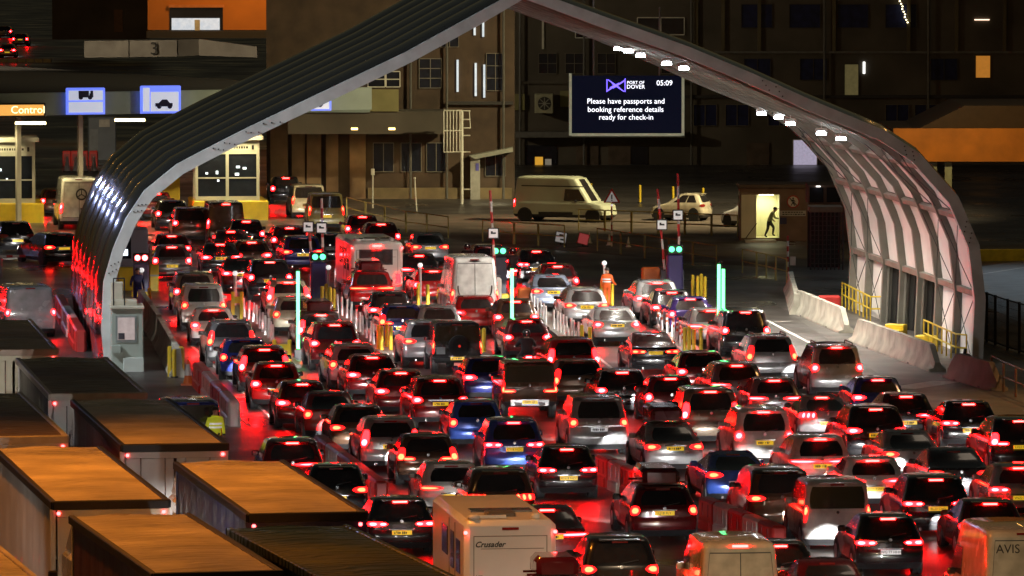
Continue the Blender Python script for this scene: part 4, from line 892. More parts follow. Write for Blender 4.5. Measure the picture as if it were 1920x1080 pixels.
# extra parts on single vehicles
RW = mat('van_seal', (.05, .05, .05), .5)
def vandoors(t, tn, ins=.10):                                    # seams, handles and light outlines on blank rear doors
    T = TYPES[tn]; m = MB(); z0, z1 = T['low'] + .35, T['H'] - .24
    patch(m, T, -.06, .06, z0, z1, .006, 1, 6)
    for c in (-4.1, 4.1): patch(m, T, c - .06, c + .06, z0, z1, .006, 1, 6)
    patch(m, T, -4.1, 4.1, z1, z1 + .025, .006, 8, 1); patch(m, T, -4.1, 4.1, z0 - .025, z0, .006, 8, 1)
    put('door_seam', m.mesh('door_seam', RW), t)
    m = MB(); patch(m, T, .25, .75, 1.0, 1.06, .03, 1, 1); put('door_handle', m.mesh('door_handle', TRIM), t)
for s, tn in (('AVIS', 'highvan'), ('cream panel van with two', 'van'), ('round emblem', 'highvan'), ('curved lamp outlines', 'highvan')): vandoors(find(s), tn)
t = find('AVIS at the bottom'); put('lettering', text_mesh('AVIS', .30, INK), t, (-.42, lerp(TYPES['highvan']['rear'], 2.1) - .0, 2.12), (R(86), 0, 0))
for s, xs, z in (('round emblem', .12, 1.75),):
    t = find(s); m = MB(); n = 22; y = lerp(TYPES['highvan']['rear'], z) - .012
    for i in range(n):
        a, b = 2 * math.pi * i / n, 2 * math.pi * (i + 1) / n
        m.quad(*[(xs + .30 * q * math.cos(v_), y + (-.02 if q < .9 else -.018), z + .30 * q * math.sin(v_)) for q, v_ in ((1, a), (1, b), (.72, b), (.72, a))])
    for i in (0, 1, 2): m.box(-.30, 0, -.012, 0, -.025, .025, 0, Matrix.Translation((xs, y - .012, z)) @ Matrix.Rotation(R(90 + 120 * i), 4, 'Y'))
    put('emblem', m.mesh('emblem', mat('emblem_grey', (.06, .07, .08), .5)), t)
t = find('curved lamp outlines'); T = TYPES['highvan']
m = MB()
for sg in (-1, 1):
    pts = [(sg * (3.6 - .9 * (i / 6) ** 2), 1.02 + .42 * (1 - i / 6) ** 1.6) for i in range(7)]
    for (c0, z0), (c1, z1) in zip(pts[::-1], pts[::-1][1:]): m.bar(S(T, c0, z0) + Vector((0, -.012, 0)), S(T, c1, z1) + Vector((0, -.012, 0)), .028, 5)
put('curved_trim', m.mesh('curved_trim', TRIM), t)
m = MB(); y = lerp(T['rear'], 1.02); m.bar((0, y - .02, 1.02), (0, y + .01, 1.02), .09, 14); put('door_lock', m.mesh('door_lock', TRIM), t)
m = MB(); y = lerp(T['rear'], 2.42); m.prism([(-.26, 0), (0, .05), (.26, 0), (0, -.05)], lambda u, v_: (u, y - .04, 2.42 + v_), lambda u, v_: (u, y + .02, 2.42 + v_)); put('top_fitting', m.mesh('top_fitting', TRIM), t)
t = find('spare wheel'); m = MB()
for r0, r1, y0, y1 in ((.36, .40, -.08, -.06), (.40, .40, -.06, .16), (.40, .36, .16, .18)): m.bar((0, y0, 1.02), (0, y1, 1.02), r0, 24, 0, r1)
m.bar((0, -.09, 1.02), (0, -.08, 1.02), .30, 24); sw = put('spare_wheel', m.mesh('spare_wheel', TYRE, 40), t); sw.location = (.06, -.12, .0)
m = MB(); m.bar((0, -.10, 1.02), (0, -.091, 1.02), .05, 10); put('hub', m.mesh('hub', mat('hub_red', (.3, .03, .02), .4, 0, .1, 5, emit=(1, .05, .03), es=.3)), sw)
m = MB(); m.box(-.78, -.46, .02, .05, .72, .98); put('side_panel', m.mesh('side_panel', mat('panel_pale', (.5, .55, .56), .5)), t)
t = find('bronze off-roader'); m = MB(); m.cbox(-.66, .66, -.02, .06, .44, .66, .02); m.bar((-.5, -.06, .5), (-.3, -.06, .5), .05, 8); m.bar((.3, -.06, .5), (.5, -.06, .5), .05, 8); put('skid_plate', m.mesh('skid_plate', P['silver']), t)
t = find('chrome bar over'); m = MB(); m.box(-.42, .42, -.02, .06, .955, .985); put('chrome_bar', m.mesh('chrome_bar', mat('chrome_painted_glint', (.8, .8, .8), .2, 1, emit=(1, 1, 1), es=.2)), t)  # bar's glint is put in as white emission
t = find('glaring white plate'); m = MB(); m.cbox(-.78, .78, -.03, .04, .90, .94, .01); put('chrome_bar', m.mesh('chrome_bar', CHROME), t)

# ------------------------------------------------------------------ lorries
RUN = [mat('roof_tarp_' + n, c, .36, 0, .34, .55, 1.0, rvar=.16, wave=(.8, 'Y', 7)) for n, c in (('pale', (.62, .56, .48)), ('tan', (.46, .36, .28)), ('dark', (.20, .15, .12)), ('green', (.016, .040, .014)))]
CUR = {n: mat('curtain_' + n, c, .38, 0, .12, .8, .15, coat=.2, rvar=.08) for n, c in (('white', (.55, .52, .48)), ('red', (.16, .045, .035)), ('blue', (.04, .05, .26)), ('grey', (.25, .22, .2)), ('green', (.02, .05, .02)), ('dark', (.06, .05, .05)))}  # red curtains: brake-light glow put into the cloth colour
DOOR = {n: mat('door_' + n, c, .45, 0, .1, .6) for n, c in (('white', (.66, .64, .62)), ('cream', (.6, .52, .36)), ('blue', (.03, .035, .13)), ('green', (.02, .045, .02)))}
EDGE = {n: mat('edge_' + n, c, .5, 0, .1, 1) for n, c in (('black', (.015, .015, .016)), ('white', (.6, .6, .6)))}
MLAMP = mat('marker_red', (.6, .05, .05), .3, 0, .1, 20, emit=(1, .05, .05), es=9)
def lorry(label, px, py, hd, roof, cur, door, edge, H=4.0, L=13.6, lit=True, cab='white', bright=True):
    hd = R(hd); W = 2.55; q = G(px, py, H); loc = q - Vector((math.cos(hd) * W / 2, math.sin(hd) * W / 2, H)); loc.z = 0
    t = thing('lorry', label, 'lorry', loc, hd, 'lorries waiting in the left lanes'); h = W / 2
    FOOT.append((label, loc.x, loc.y, hd, L + 2.1, W))
    m = MB(); m.box(-h, h, .02, L, 1.05, 1.25); m.box(-.45, .45, .3, L, .75, 1.05); put('chassis', m.mesh('chassis', TRIM), t)
    m = MB(); n = 40
    for i in range(n + 1):
        y = .12 + (L - .2) * i / n
        for j in range(7): x = -h + .06 + (W - .12) * j / 6; m.v.append((x, y, H - .02 + .035 * math.sin(math.pi * j / 6) - .008 * (i % 4 == 2) + .02 * math.sin(i * 1.7 + j * 1.1) * math.sin(math.pi * j / 6)))
    for i in range(n):
        for j in range(6): a = i * 7 + j; m.f.append((a, a + 1, a + 8, a + 7)); m.m.append(0)
    put('roof', m.mesh('roof', roof, 60), t)
    for sg in (-1, 1):                                        # curtains with shallow vertical folds
        m = MB(); n = 90; rows = 5
        for i in range(n + 1):
            y = .15 + (L - .25) * i / n
            for j in range(rows + 1):
                z = 1.15 + (H - .17 - 1.15) * j / rows; bul = .02 * math.sin(i * .7) * math.sin(math.pi * j / rows) + .012 * math.sin(i * 1.9 + j); m.v.append((sg * (h - .02 + bul), y, z))
        for i in range(n):
            for j in range(rows): a = i * (rows + 1) + j; m.f.append((a, a + 1, a + rows + 2, a + rows + 1)); m.m.append(0)
        put('side_curtain', m.mesh('side_curtain', cur, 60), t)
        m = MB(); m.cbox(sg * h - .07, sg * h + .07, .0, L, H - .16, H + .015, .02); put('roof_edge', m.mesh('roof_edge', edge), t)
        m = MB(); m.box(sg * h - .08, sg * h + .035, -.02, .12, 1.0, H - .17); put('corner_post', m.mesh('corner_post', door), t)
        m = MB()
        for i in range(12): m.box(sg * (h + .03) - .012, sg * (h + .03) + .012, .8 + i * 1.05, .86 + i * 1.05, .95, 1.5)
        o = put('curtain_strap', m.mesh('curtain_strap', TRIM), t); o['kind'] = 'stuff'
        m = MB(); m.box(sg * .62 - .58 + .0, sg * .62 + .58, -.03, .02, 1.25, H - .34); dr = put('rear_door', m.mesh('rear_door', door), t)
        m = MB()
        for x in (sg * .25, sg * .85): m.bar((x, -.06, 1.2), (x, -.06, H - .32), .02, 6)
        put('lock_rod', m.mesh('lock_rod', CHROME), dr)
        m = MB(); m.box(sg * .85 - .3, sg * .85 + .3, -.04, .03, .86, 1.0); tl = put('tail_light', m.mesh('tail_light', LENS if lit else STOPOFF), t)
        m = MB(); m.ball((sg * (h - .1), -.03, H - .25), .045); put('marker_lamp', m.mesh('marker_lamp', MLAMP if lit else STOPOFF), t)
        for y in (2.6, 3.9, 5.2):
            m = MB(); m.bar((sg * (h - .4), y, .5), (sg * (h - .05), y, .5), .5, 18); put('wheel', m.mesh('wheel', TYRE, 40), t)
    m = MB(); m.cbox(-h - .03, h + .03, -.06, .14, H - .17, H + .02, .02); put('roof_edge', m.mesh('roof_edge', edge), t)
    m = MB(); m.box(-h, h, L - .12, L, 1.1, H - .02); put('front_wall', m.mesh('front_wall', door), t)
    m = MB(); m.box(-1.2, 1.2, -.03, .03, H - .33, H - .18); put('door_header', m.mesh('door_header', door), t)
    m = MB(); m.box(-1.15, 1.15, .05, .13, .5, .64); put('underrun_bar', m.mesh('underrun_bar', TRIM), t)
    m = MB(); m.box(-.26, .26, -.03, 0, .55, .66); put('number_plate', m.mesh('number_plate', PLY), t)
    # tractor unit
    cm = P[cab]; y0 = L + .15
    m = MB(); m.cbox(-1.22, 1.22, y0, y0 + 1.9, .6, 3.1, .14); m.prism([(y0, 3.1), (y0 + 1.7, 3.1), (y0 + .5, 3.85), (y0, 3.9)], lambda u, v_: (-1.15, u, v_), lambda u, v_: (1.15, u, v_)); put('cab', m.mesh('cab', cm, 40), t)
    m = MB(); m.box(-1.05, 1.05, y0 + 1.901, y0 + 1.92, 1.7, 2.7); put('windscreen', m.mesh('windscreen', GLASS), t)
    for sg in (-1, 1):
        m = MB(); m.cbox(sg * 1.42 - .1, sg * 1.42 + .1, y0 + 1.7, y0 + 1.85, 1.8, 2.6, .03); put('mirror', m.mesh('mirror', TRIM), t)
        m = MB(); m.cbox(sg * .9 - .2, sg * .9 + .2, y0 + 1.9, y0 + 1.95, .75, 1.0, .01); hl = put('headlight', m.mesh('headlight', HLAMP), t); spot('headlight_beam', hl, (sg * .9, y0 + 2.0, .9), (R(97), 0, 0), 420, 75, (1, .96, .9), .7, .1)
        for y in (L - .6, y0 + 1.3):
            m = MB(); m.bar((sg * .95, y, .5), (sg * 1.22, y, .5), .5, 18); put('wheel', m.mesh('wheel', TYRE, 40), t)
    return t
lorry('lorry with a wet brown roof and white rear doors, second row', 425, 832, 9.3, RUN[0], CUR['red'], DOOR['white'], EDGE['black'])
lorry('white-sided lorry with a pale orange-lit roof at the left edge', 315, 938, 10.3, RUN[0], CUR['white'], DOOR['cream'], EDGE['black'])
lorry('foremost lorry with an orange-lit roof and curtain tinted brake-light red', 527, 1071, 12.2, RUN[0], CUR['red'], DOOR['cream'], EDGE['black'], L=11.7)
lorry('blue lorry with a wrinkled orange-lit roof beside the motorhome', 684, 961, 10.4, RUN[0], CUR['blue'], DOOR['blue'], EDGE['black'], L=12.6)
lorry('green-roofed lorry at the bottom, left of the motorhome', 905, 1108, 13.5, RUN[3], CUR['green'], DOOR['green'], MATS['roof_tarp_green'], lit=False, L=12.8)
lorry('yellow-lit lorry cut by the bottom left corner', 110, 1118, 12.0, RUN[0], CUR['white'], DOOR['cream'], MATS['roof_tarp_pale'])
lorry('dark-roofed lorry at the left edge behind the white-sided one', 125, 818, 9.5, RUN[2], CUR['dark'], DOOR['white'], EDGE['white'])
lorry('dark-roofed lorry with white rear below the arch foot', 272, 737, 8.5, RUN[2], CUR['dark'], DOOR['white'], EDGE['white'], L=13)
lorry('brown-roofed lorry in the upper left, below the grey van', 106, 655, 8.0, RUN[1], CUR['red'], DOOR['cream'], MATS['roof_tarp_tan'], L=13)

# ------------------------------------------------------------------ motorhomes and the side-on van
MHW = mat('motorhome_white', (.72, .70, .66), .35, 0, .08, .7, coat=.3)
MHC = mat('motorhome_cream', (.78, .70, .58), .35, 0, .08, .7, coat=.3)
SEAM = mat('panel_seam', (.22, .2, .17), .6)
def motorhome(label, px, py, hd, body, H, W, L, name, script=None, winr=True, lit=True):
    hd = R(hd); q = G(px, py, H - .05); loc = q.copy(); loc.z = 0; h = W / 2
    t = thing(name, label, 'motorhome', loc, hd, 'vehicles queuing for check-in'); FOOT.append((label, loc.x, loc.y, hd, L, W))
    m = MB(); c = .14
    prof = [(-h + c, 0), (-h, c), (-h, 0), (h, 0)]
    m.cbox(-h, h, 0, L, .45, H, .13); put('body', m.mesh('body', body, 40), t)
    m = MB()
    for x0, x1, z0, z1 in ((-h + .22, h - .22, H - .38, H - .36), (-h + .22, h - .22, .9, .92), (-h + .22, -h + .24, .9, H - .37), (h - .24, h - .22, .9, H - .37), (-h + .4, h - .3, H - .68, H - .665)): m.box(x0, x1, -.008, .0, z0, z1)
    put('panel_seam', m.mesh('panel_seam', SEAM), t)
    if winr:
        m = MB(); m.cbox(-.72, .62, -.03, -.002, 1.55, 2.1, .01); put('rear_window', m.mesh('rear_window', GLASS), t)
        m = MB(); m.box(-.78, .68, -.012, -.001, 1.49, 2.16); put('window_rubber', m.mesh('window_rubber', TRIM), t)
    for y0, y1, z0, z1 in ((.8, 1.5, 1.2, 2.0), (2.0, 2.6, 1.2, 2.1), (3.2, 4.3, 1.4, 2.1)):
        for sg in (-1, 1):
            m = MB(); m.box(sg * h - .02, sg * h + .02, y0, y1, z0, z1); put('side_window', m.mesh('side_window', GLASS), t)
    for y in (1.75, 2.9):
        m = MB(); m.box(-h - .015, -h + .005, y, y + .03, .6, H - .2); put('panel_joint', m.mesh('panel_joint', SEAM), t)
    m = MB(); m.box(-.2, .2, -.03, .0, H - .22, H - .16); put('brake_light', m.mesh('brake_light', STOP if lit else STOPOFF), t)
    for sg in (-1, 1):
        m = MB(); m.ball((sg * (h - .03), -.01, H - .28), .05); put('marker_lamp', m.mesh('marker_lamp', MLAMP), t)
        m = MB(); m.cbox(sg * (h - .2) - .1, sg * (h - .2) + .1, -.04, .01, .7, 1.1, .01); tl = put('tail_light', m.mesh('tail_light', LENSB if lit else LENS), t)
        for y in (1.6, L - 1.0):
            m = MB(); m.bar((sg * (h - .3), y, .36), (sg * (h - .02), y, .36), .36, 18); put('wheel', m.mesh('wheel', TYRE, 40), t)
    m = MB(); m.cbox(-h + .02, h - .02, -.05, .1, .38, .6, .03); put('bumper', m.mesh('bumper', body), t)
    m = MB(); m.box(-.26, .26, -.07, -.051, .44, .55); put('number_plate', m.mesh('number_plate', PLY), t)
    m = MB(); m.cbox(-h + .15, h - .15, L, L + 1.0, .4, 1.5, .2); put('cab', m.mesh('cab', body), t)
    m = MB(); m.cbox(-.45, .25, .9, 1.5, H, H + .12, .04); put('roof_hatch', m.mesh('roof_hatch', mat('hatch_smoke', (.12, .1, .08), .3)), t)
    m = MB(); m.box(-.75, -.05, .4, .52, H + .02, H + .09); put('roof_bar', m.mesh('roof_bar', mat('fitting_white', (.7, .7, .68), .4)), t)
    m = MB(); m.ball((-.85, .25, H + .06), .16, 0, 10, .5); put('roof_vent', m.mesh('roof_vent', MATS['fitting_white'], 60), t); m = MB(); m.ball((.65, .35, H + .06), .12, 0, 10, .7); put('roof_vent', m.mesh('roof_vent', MATS['fitting_white'], 60), t)
    m = MB(); m.box(-.7, .8, 2.0, 2.6, H, H + .05); put('skylight', m.mesh('skylight', GLASS), t)
    if script:
        put('lettering', text_mesh(script, .19, INK, .004, 'LEFT', .35, .004), t, (-h + .25, -.012, H - .57), (R(90), 0, 0)); put('lettering', text_mesh('UK', .12, INK, .004, 'LEFT'), t, (-h + .28, -.012, H - 1.35), (R(90), 0, 0))
        m = MB(); m.box(-h + .2, h - .2, -.03, .0, H - 2.05, H - 2.02); m.bar((-h + .35, -.09, .9), (-h + .15, -.09, 1.25), .03, 6); put('grab_handle', m.mesh('grab_handle', MATS['fitting_white']), t)
    for k in (0, 1): spot('headlight_beam', t, ((-.7, .7)[k], L + 1.05, .7), (R(86), 0, 0), 55, 62, (1, .96, .9), .8, .07)
    return t
motorhome('big cream motorhome lettered Crusader at the bottom centre', 957, 980, 7.6, MHW, 2.55, 2.22, 6.4, 'motorhome', 'Crusader', False, False)
motorhome('white motorhome with a small rear window behind the left signal', 707, 455, 8, MHW, 2.5, 2.25, 6.2, 'motorhome')

def side_van():
    p0, p1 = G(990, 415), G(1128, 418); d = p1 - p0; hd = math.atan2(d.y, d.x) - R(90)
    T = TYPES['highvan']; D = part_meshes('highvan'); u = d.normalized(); loc = p0 - u * .95 + Vector((-u.y, u.x, 0)) * 1.0
    t = thing('panel_van', 'pale green-white panel van parked side-on beyond the guard rails', 'van', loc, hd); t.scale = (1, .98, .94)
    b = put('body', D['body'], t); relink(b, mat('van_pale_green', (.50, .54, .40), .4, 0, .08, .7, coat=.3)); put('windscreen', D['windscreen'], t)
    for me in D['side_window']: put('side_window', me, t)
    for p in D['wheel_pos']:
        wh = put('wheel', D['tyre'], t, p)
    for a, bb in tail_meshes('highvan', 'post'):
        o = put('tail_light', a, t); put('bulb', bb, o)
    m = MB(); m.box(1.0, 1.04, .6, 4.3, 2.0, 2.06); put('drip_rail', m.mesh('drip_rail', TRIM), t)
    m = MB(); m.box(1.0, 1.05, 1.6, 3.6, .42, .56); put('sill_strip', m.mesh('sill_strip', TRIM), t)
    for k in (0, 1): put('mirror', D['mirror'][k], t)
side_van()
def side_car(label, pa, pb, tn, col, flip=False):
    p0, p1 = G(*pa), G(*pb); d = p1 - p0; hd = math.atan2(d.y, d.x) - R(90); T = TYPES[tn]; D = part_meshes(tn); sc = d.length / T['L']
    t = thing(NAMES[tn][0], label, 'car', p0, hd, 'cars parked beyond the guard rails'); t.scale = (1, sc, 1)
    b = put('body', D['body'], t); relink(b, P[col])
    for n in ('rear_window', 'windscreen'): put(n, D[n], t)
    for me in D['side_window']: put('side_window', me, t)
    for p in D['wheel_pos']:
        put('wheel', D['tyre'], t, p)
    for a, bb in tail_meshes(tn, 'bar'): o = put('tail_light', a, t); relink(o, STOPOFF)
    return t
side_car('pale low car parked side-on right of the panel van', (1330, 414), (1222, 412), 'hatch', 'cream')
side_car('white car nose showing left of the brown portable cabin', (1435, 425), (1352, 424), 'hatch', 'white')
# ------------------------------------------------------------------ concrete barriers
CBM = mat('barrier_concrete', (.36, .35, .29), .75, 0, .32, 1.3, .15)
def jersey(label, a, b, h=.95, wt=.2, wb=.62, m=CBM, name='concrete_barrier', cat='barrier', grp='concrete road barriers', nose=1.0):
    a, b = G(*a), G(*b); d = b - a; L_ = d.length; u = d.normalized(); n = Vector((-u.y, u.x, 0))
    t = thing(name, label, cat, a, math.atan2(u.y, u.x) , grp)
    q = [(-wb / 2, 0), (-wb / 2, .10), (-wt / 2 - .05, .38), (-wt / 2, h), (wt / 2, h), (wt / 2 + .05, .38), (wb / 2, .10), (wb / 2, 0)]
    mb = MB(); k = 8; st = [(0, .35), (nose, 1), (L_ - nose, 1), (L_, .35)] if nose else [(0, 1), (L_, 1)]
    for x, f in st:
        for y, z in q: mb.v.append((x, y, z * (f if z > .11 else 1)))
    for i in range(len(st) - 1):
        for j in range(k): mb.f.append((i * k + j, i * k + (j + 1) % k, (i + 1) * k + (j + 1) % k, (i + 1) * k + j)); mb.m.append(0)
    e = (len(st) - 1) * k; mb.f += [tuple(range(k - 1, -1, -1)), tuple(e + j for j in range(k))]; mb.m += [0, 0]
    put('block', mb.mesh('block', m, 30), t); mb = MB()
    for x in (L_ * .25, L_ * .75): mb.box(x - .12, x + .12, -wb / 2 - .006, wb / 2 + .006, -.0, .07)
    put('lifting_slot', mb.mesh('lifting_slot', TRIM), t); return t
jersey('pale concrete barrier uppermost of the row inside the arch', (1492, 584), (1588, 625))
jersey('long pale concrete barrier in the middle of the row at the arch', (1604, 640), (1758, 697))
jersey('shadowed concrete barrier beside the black railing at the right arch foot', (1782, 708), (1874, 733), m=mat('barrier_concrete_shaded', (.22, .18, .15), .8, 0, .2, 1.3))  # darker concrete copy, the shadow put into its colour
jersey('short white barrier end standing beyond the pale concrete row', (1482, 545), (1494, 590), h=.85, nose=0)
jersey('left concrete barrier with white top nearer to the grey cabin', (334, 708), (300, 645), h=1.05, nose=0)
jersey('left concrete barrier with white top farther up the lane', (298, 640), (264, 590), h=1.05, nose=0)
AW_ = mat('arm_white', (.62, .60, .58), .45, 0, .1, 3)
PRED = mat('plastic_red', (.45, .03, .025), .45, 0, .15, 2); PWHT = mat('plastic_white', (.62, .58, .55), .45, 0, .15, 2)
ORD = ['first', 'second', 'third', 'fourth', 'fifth', 'sixth', 'seventh', 'eighth', 'ninth', 'tenth']
def plastic_row(label, a, b, n, grp, h=.85):
    A, B = G(*a), G(*b); d = (B - A) / n; u = d.normalized()
    for i in range(n):
        t = thing('plastic_barrier', ORD[i] + ' ' + label % ('red' if i % 2 == 0 else 'white'), 'barrier', A + d * i, math.atan2(u.y, u.x), grp)
        L_ = d.length - .04; mb = MB(); mb.cbox(0, L_, -.2, .2, 0, h, .07); mb.cbox(.12 * L_, .88 * L_, -.26, .26, 0, .3, .05); put('shell', mb.mesh('shell', PRED if i % 2 == 0 else PWHT, 35), t)
        mb = MB()
        for x in (.3, .7): mb.box(x * L_ - .05, x * L_ + .05, -.215, .215, .38, h - .12)
        put('recess_shade', mb.mesh('recess_shade', mat('plastic_red_shade', (.2, .02, .02), .5) if i % 2 == 0 else mat('plastic_white_shade', (.4, .36, .34), .5)), t)  # darker raised patches paint the shade of moulded recesses
plastic_row('%s plastic water-filled barrier in the row right of plate KN18 NZV', (1128, 905), (1222, 948), 4, 'barrier row by KN18 NZV')
plastic_row('%s plastic water-filled barrier in the row left of the cream panel van', (1322, 988), (1462, 1046), 5, 'barrier row by the cream van')
plastic_row('%s plastic water-filled barrier beside the dark red car at the lorry lanes', (600, 866), (716, 958), 5, 'barrier row by the lorries')
plastic_row('%s plastic water-filled barrier below the white and orange traffic cone', (372, 722), (440, 800), 4, 'barrier row below the cone')
plastic_row('%s plastic water-filled barrier at the foot of the dark arch skin', (112, 590), (152, 660), 3, 'barrier row at the left arch foot')
def block(name, label, px, py, w_, d_, h, m, rz=.1):
    t = thing(name, label, 'barrier', G(px, py), rz); mb = MB(); mb.cbox(-w_ / 2, w_ / 2, 0, d_, 0, h, .08); put('shell', mb.mesh('shell', m, 35), t)
    mb = MB(); mb.cbox(-w_ / 2 - .05, w_ / 2 + .05, -.06, d_ + .06, 0, .15, .04); put('foot', mb.mesh('foot', TRIM), t); return t
ORP = mat('plastic_orange', (.60, .13, .02), .5, 0, .12, 2)
block('plastic_barrier', 'orange plastic barrier block above the silver car with rails', 1221, 548, .8, .4, 1.1, ORP)
block('plastic_barrier', 'red plastic barrier behind the pale concrete row', 1556, 588, .95, .4, .75, PRED)
block('plastic_barrier', 'orange-red plastic barrier between the white high van and pale blue saloon', 984, 582, .6, .4, .95, ORP)
block('ticket_machine', 'pale ticket machine seen right of the white high van', 932, 578, .4, .4, 1.3, PWHT)

# ------------------------------------------------------------------ booths
YEL = mat('safety_yellow', (.62, .44, .02), .5, 0, .18, 1.5)
BTH = mat('booth_grey', (.40, .40, .36), .5, 0, .12, 1)
REFL = mat('booth_window', (.010, .012, .018), .10, 0, .2, 2, spec=.1)
GLO = mat('monitor_glow', (.6, .7, .8), .4, 0, .4, 6, emit=(.75, .85, 1), es=1.1)
def booth(label, x0, x1, yb, ht, bays, rz=R(6), base=1.05):
    a, b = G(x0, yb), G(x1, yb); W_ = (b - a).length; t = thing('toll_booth', label, 'booth', a, rz); zc = ht
    mb = MB(); mb.cbox(-.15, W_ + .45, -.35, 4.4, 0, base, .06); put('yellow_base', mb.mesh('yellow_base', YEL), t)
    mb = MB(); mb.box(0, W_, 2.2, 2.3, base + .002, zc); mb.box(0, W_, 0, .10, zc - .75, zc); mb.box(0, W_, 0, .1, base + .002, base + .22)
    for i in range(bays + 1): x = (W_ - .16) * i / bays; mb.box(x, x + .16, 0, .16, base + .22, zc - .75)
    put('wall', mb.mesh('wall', BTH), t)
    mb = MB(); mb.cbox(-.2, W_ + .2, -.3, 3.2, zc + .002, zc + .24, .05); put('roof', mb.mesh('roof', BTH), t)
    for i in range(bays):
        x0_ = (W_ - .16) * i / bays + .16; x1_ = (W_ - .16) * (i + 1) / bays; mb = MB(); mb.box(x0_, x1_, .06, .09, base + .23, zc - .76); w_ = put('window', mb.mesh('window', REFL), t)
        mb = MB(); mb.box(x0_, x1_, .02, .055, base + 1.18, base + 1.25); put('transom', mb.mesh('transom', BTH), w_)
        for q in range(3):
            mb = MB(); x = random.uniform(x0_ + .1, x1_ - .4); z = random.uniform(base + .35, zc - 1.4); mb.cbox(x, x + random.uniform(.1, .25), .035, .058, z, z + random.uniform(.08, .22), .01)
            put('lit_monitor', mb.mesh('lit_monitor', GLO), w_)
    mb = MB(); mb.box(.1, W_ - .1, -.03, -.002, zc - .55, zc - .25); sg = put('header_sign', mb.mesh('header_sign', mat('header_pale', (.5, .5, .46), .5)), t)
    mb = MB(); x = .3
    while x < W_ - .6: w_ = random.uniform(.06, .12); mb.box(x, x + w_, -.038, -.031, zc - .46, zc - .34); x += w_ + .05
    mb.box(W_ - .42, W_ - .30, -.04, -.031, zc - .52, zc - .28); put('faint_print', mb.mesh('faint_print', INK), sg)
    spot('booth_lamp', t, (W_ / 2, -1.6, 5.3), (R(20), 0, 0), 320, 150, (1, .84, .42), .5, .3)
    return t
booth('cream toll booth with yellow base at the left edge', -95, 66, 418, 4.3, 2)
booth('double toll booth with yellow base seen through the arch', 366, 487, 413, 4.3, 2)
t = thing('yellow_box', 'yellow cabinet tucked behind the pale front rib', 'cabinet', G(300, 398), .1); mb = MB(); mb.cbox(0, 1.1, 0, 1, 0, 1.9, .05); put('casing', mb.mesh('casing', YEL), t); mb = MB(); mb.box(.1, 1.0, -.02, 0, .2, 1.6); put('door', mb.mesh('door', YEL), t)
# canopy lamps: lit strips under the canopy edge
for x, y, wh in ((40, 238, 'over the left booth'), (230, 232, 'between the two booths'), (440, 226, 'over the double booth')):
    p = G(x, y, 5.6) + Vector((0, 6, 0)); t = thing('canopy_lamp', 'dim yellow strip lamp under the canopy, ' + wh, 'lamp', p, 0, 'strip lamps under the canopy')
    mb = MB(); mb.cbox(-.8, .8, -.1, .1, -.1, .05, .03); put('lamp_face', mb.mesh('lamp_face', mat('strip_yellow', (.8, .7, .4), .4, 0, .05, 3, emit=(1, .8, .35), es=4)), t)
    spot('lamp_beam', t, (0, 0, -.15), (0, 0, 0), 560, 160, (1, .80, .36), .5, .3)

for i, x in enumerate((126, 142, 158, 176)): 
    t = thing('traffic_cone', ORD[i] + ' pale cone in the row between the left booth and the arch', 'traffic cone', G(x, 322), 0, 'cone row by the left booth')
    mb = MB(); mb.bar((0, 0, .05), (0, 0, .95), .2, 12, 0, .05); put('cone_body', mb.mesh('cone_body', AW_, 50), t); mb = MB(); mb.cbox(-.26, .26, -.26, .26, 0, .06, .01); put('base', mb.mesh('base', TRIM), t)
    t = thing('plastic_barrier', ORD[i] + ' red plastic barrier behind the pale cone row by the left booth', 'barrier', G(x - 6, 312), 0, 'red barriers by the left booth')
    mb = MB(); mb.cbox(-.1, .45, 0, .4, 0, 1.0, .06); put('shell', mb.mesh('shell', PRED, 35), t); mb = MB(); mb.box(.0, .35, -.01, 0, .35, .8); put('recess_shade', mb.mesh('recess_shade', mat('plastic_red_shade', (.2, .02, .02), .5)), t)  # raised dark patch on the shell paints a hollow's shade
t = thing('cabinet_block', 'grey-blue equipment cabinet under the canopy, left of the arch', 'cabinet', G(166, 300), R(5)); k = t.location.y / F
mb = MB(); mb.cbox(0, 52 * k, 0, 2.5, 0, 80 * k, .06); put('casing', mb.mesh('casing', mat('casing_blue_grey', (.12, .14, .17), .5, 0, .15, .8)), t)
mb = MB(); mb.box(20 * k, 40 * k, -.04, -.002, 62 * k, 76 * k); put('notice', mb.mesh('notice', mat('notice_grey', (.38, .36, .33), .5)), t); mb = MB(); mb.box(2 * k, 18 * k, -.04, -.002, 4 * k, 58 * k); put('door', mb.mesh('door', mat('door_grey', (.16, .18, .2), .5)), t)
# grey-green cabin at the left foot of the arch
GC = mat('cabin_green_grey', (.36, .42, .37), .5, 0, .1, 1)
a = G(209, 697); k = a.y / F
t = thing('inspection_cabin', 'small grey-green cabin with a lit window at the left foot of the arch', 'cabin', a, R(5))
mb = MB(); mb.cbox(0, 60 * k, 0, 1.7, 0, 118 * k, .03); put('wall', mb.mesh('wall', GC), t)
mb = MB(); mb.box(8 * k, 48 * k, -.03, -.002, 55 * k, 106 * k); fr = put('window', mb.mesh('window', mat('frame_green', (.22, .26, .25), .5)), t)
mb = MB(); mb.box(12 * k, 44 * k, -.045, -.031, 60 * k, 102 * k); put('pane', mb.mesh('pane', mat('cabin_pane', (.30, .25, .24), .12, 0, .35, 2.5, emit=(.5, .40, .38), es=.30)), fr)
mb = MB(); mb.box(13 * k, 25 * k, -.055, -.046, 61 * k, 73 * k); put('monitor', mb.mesh('monitor', mat('monitor_dark', (.02, .02, .035), .4)), fr)
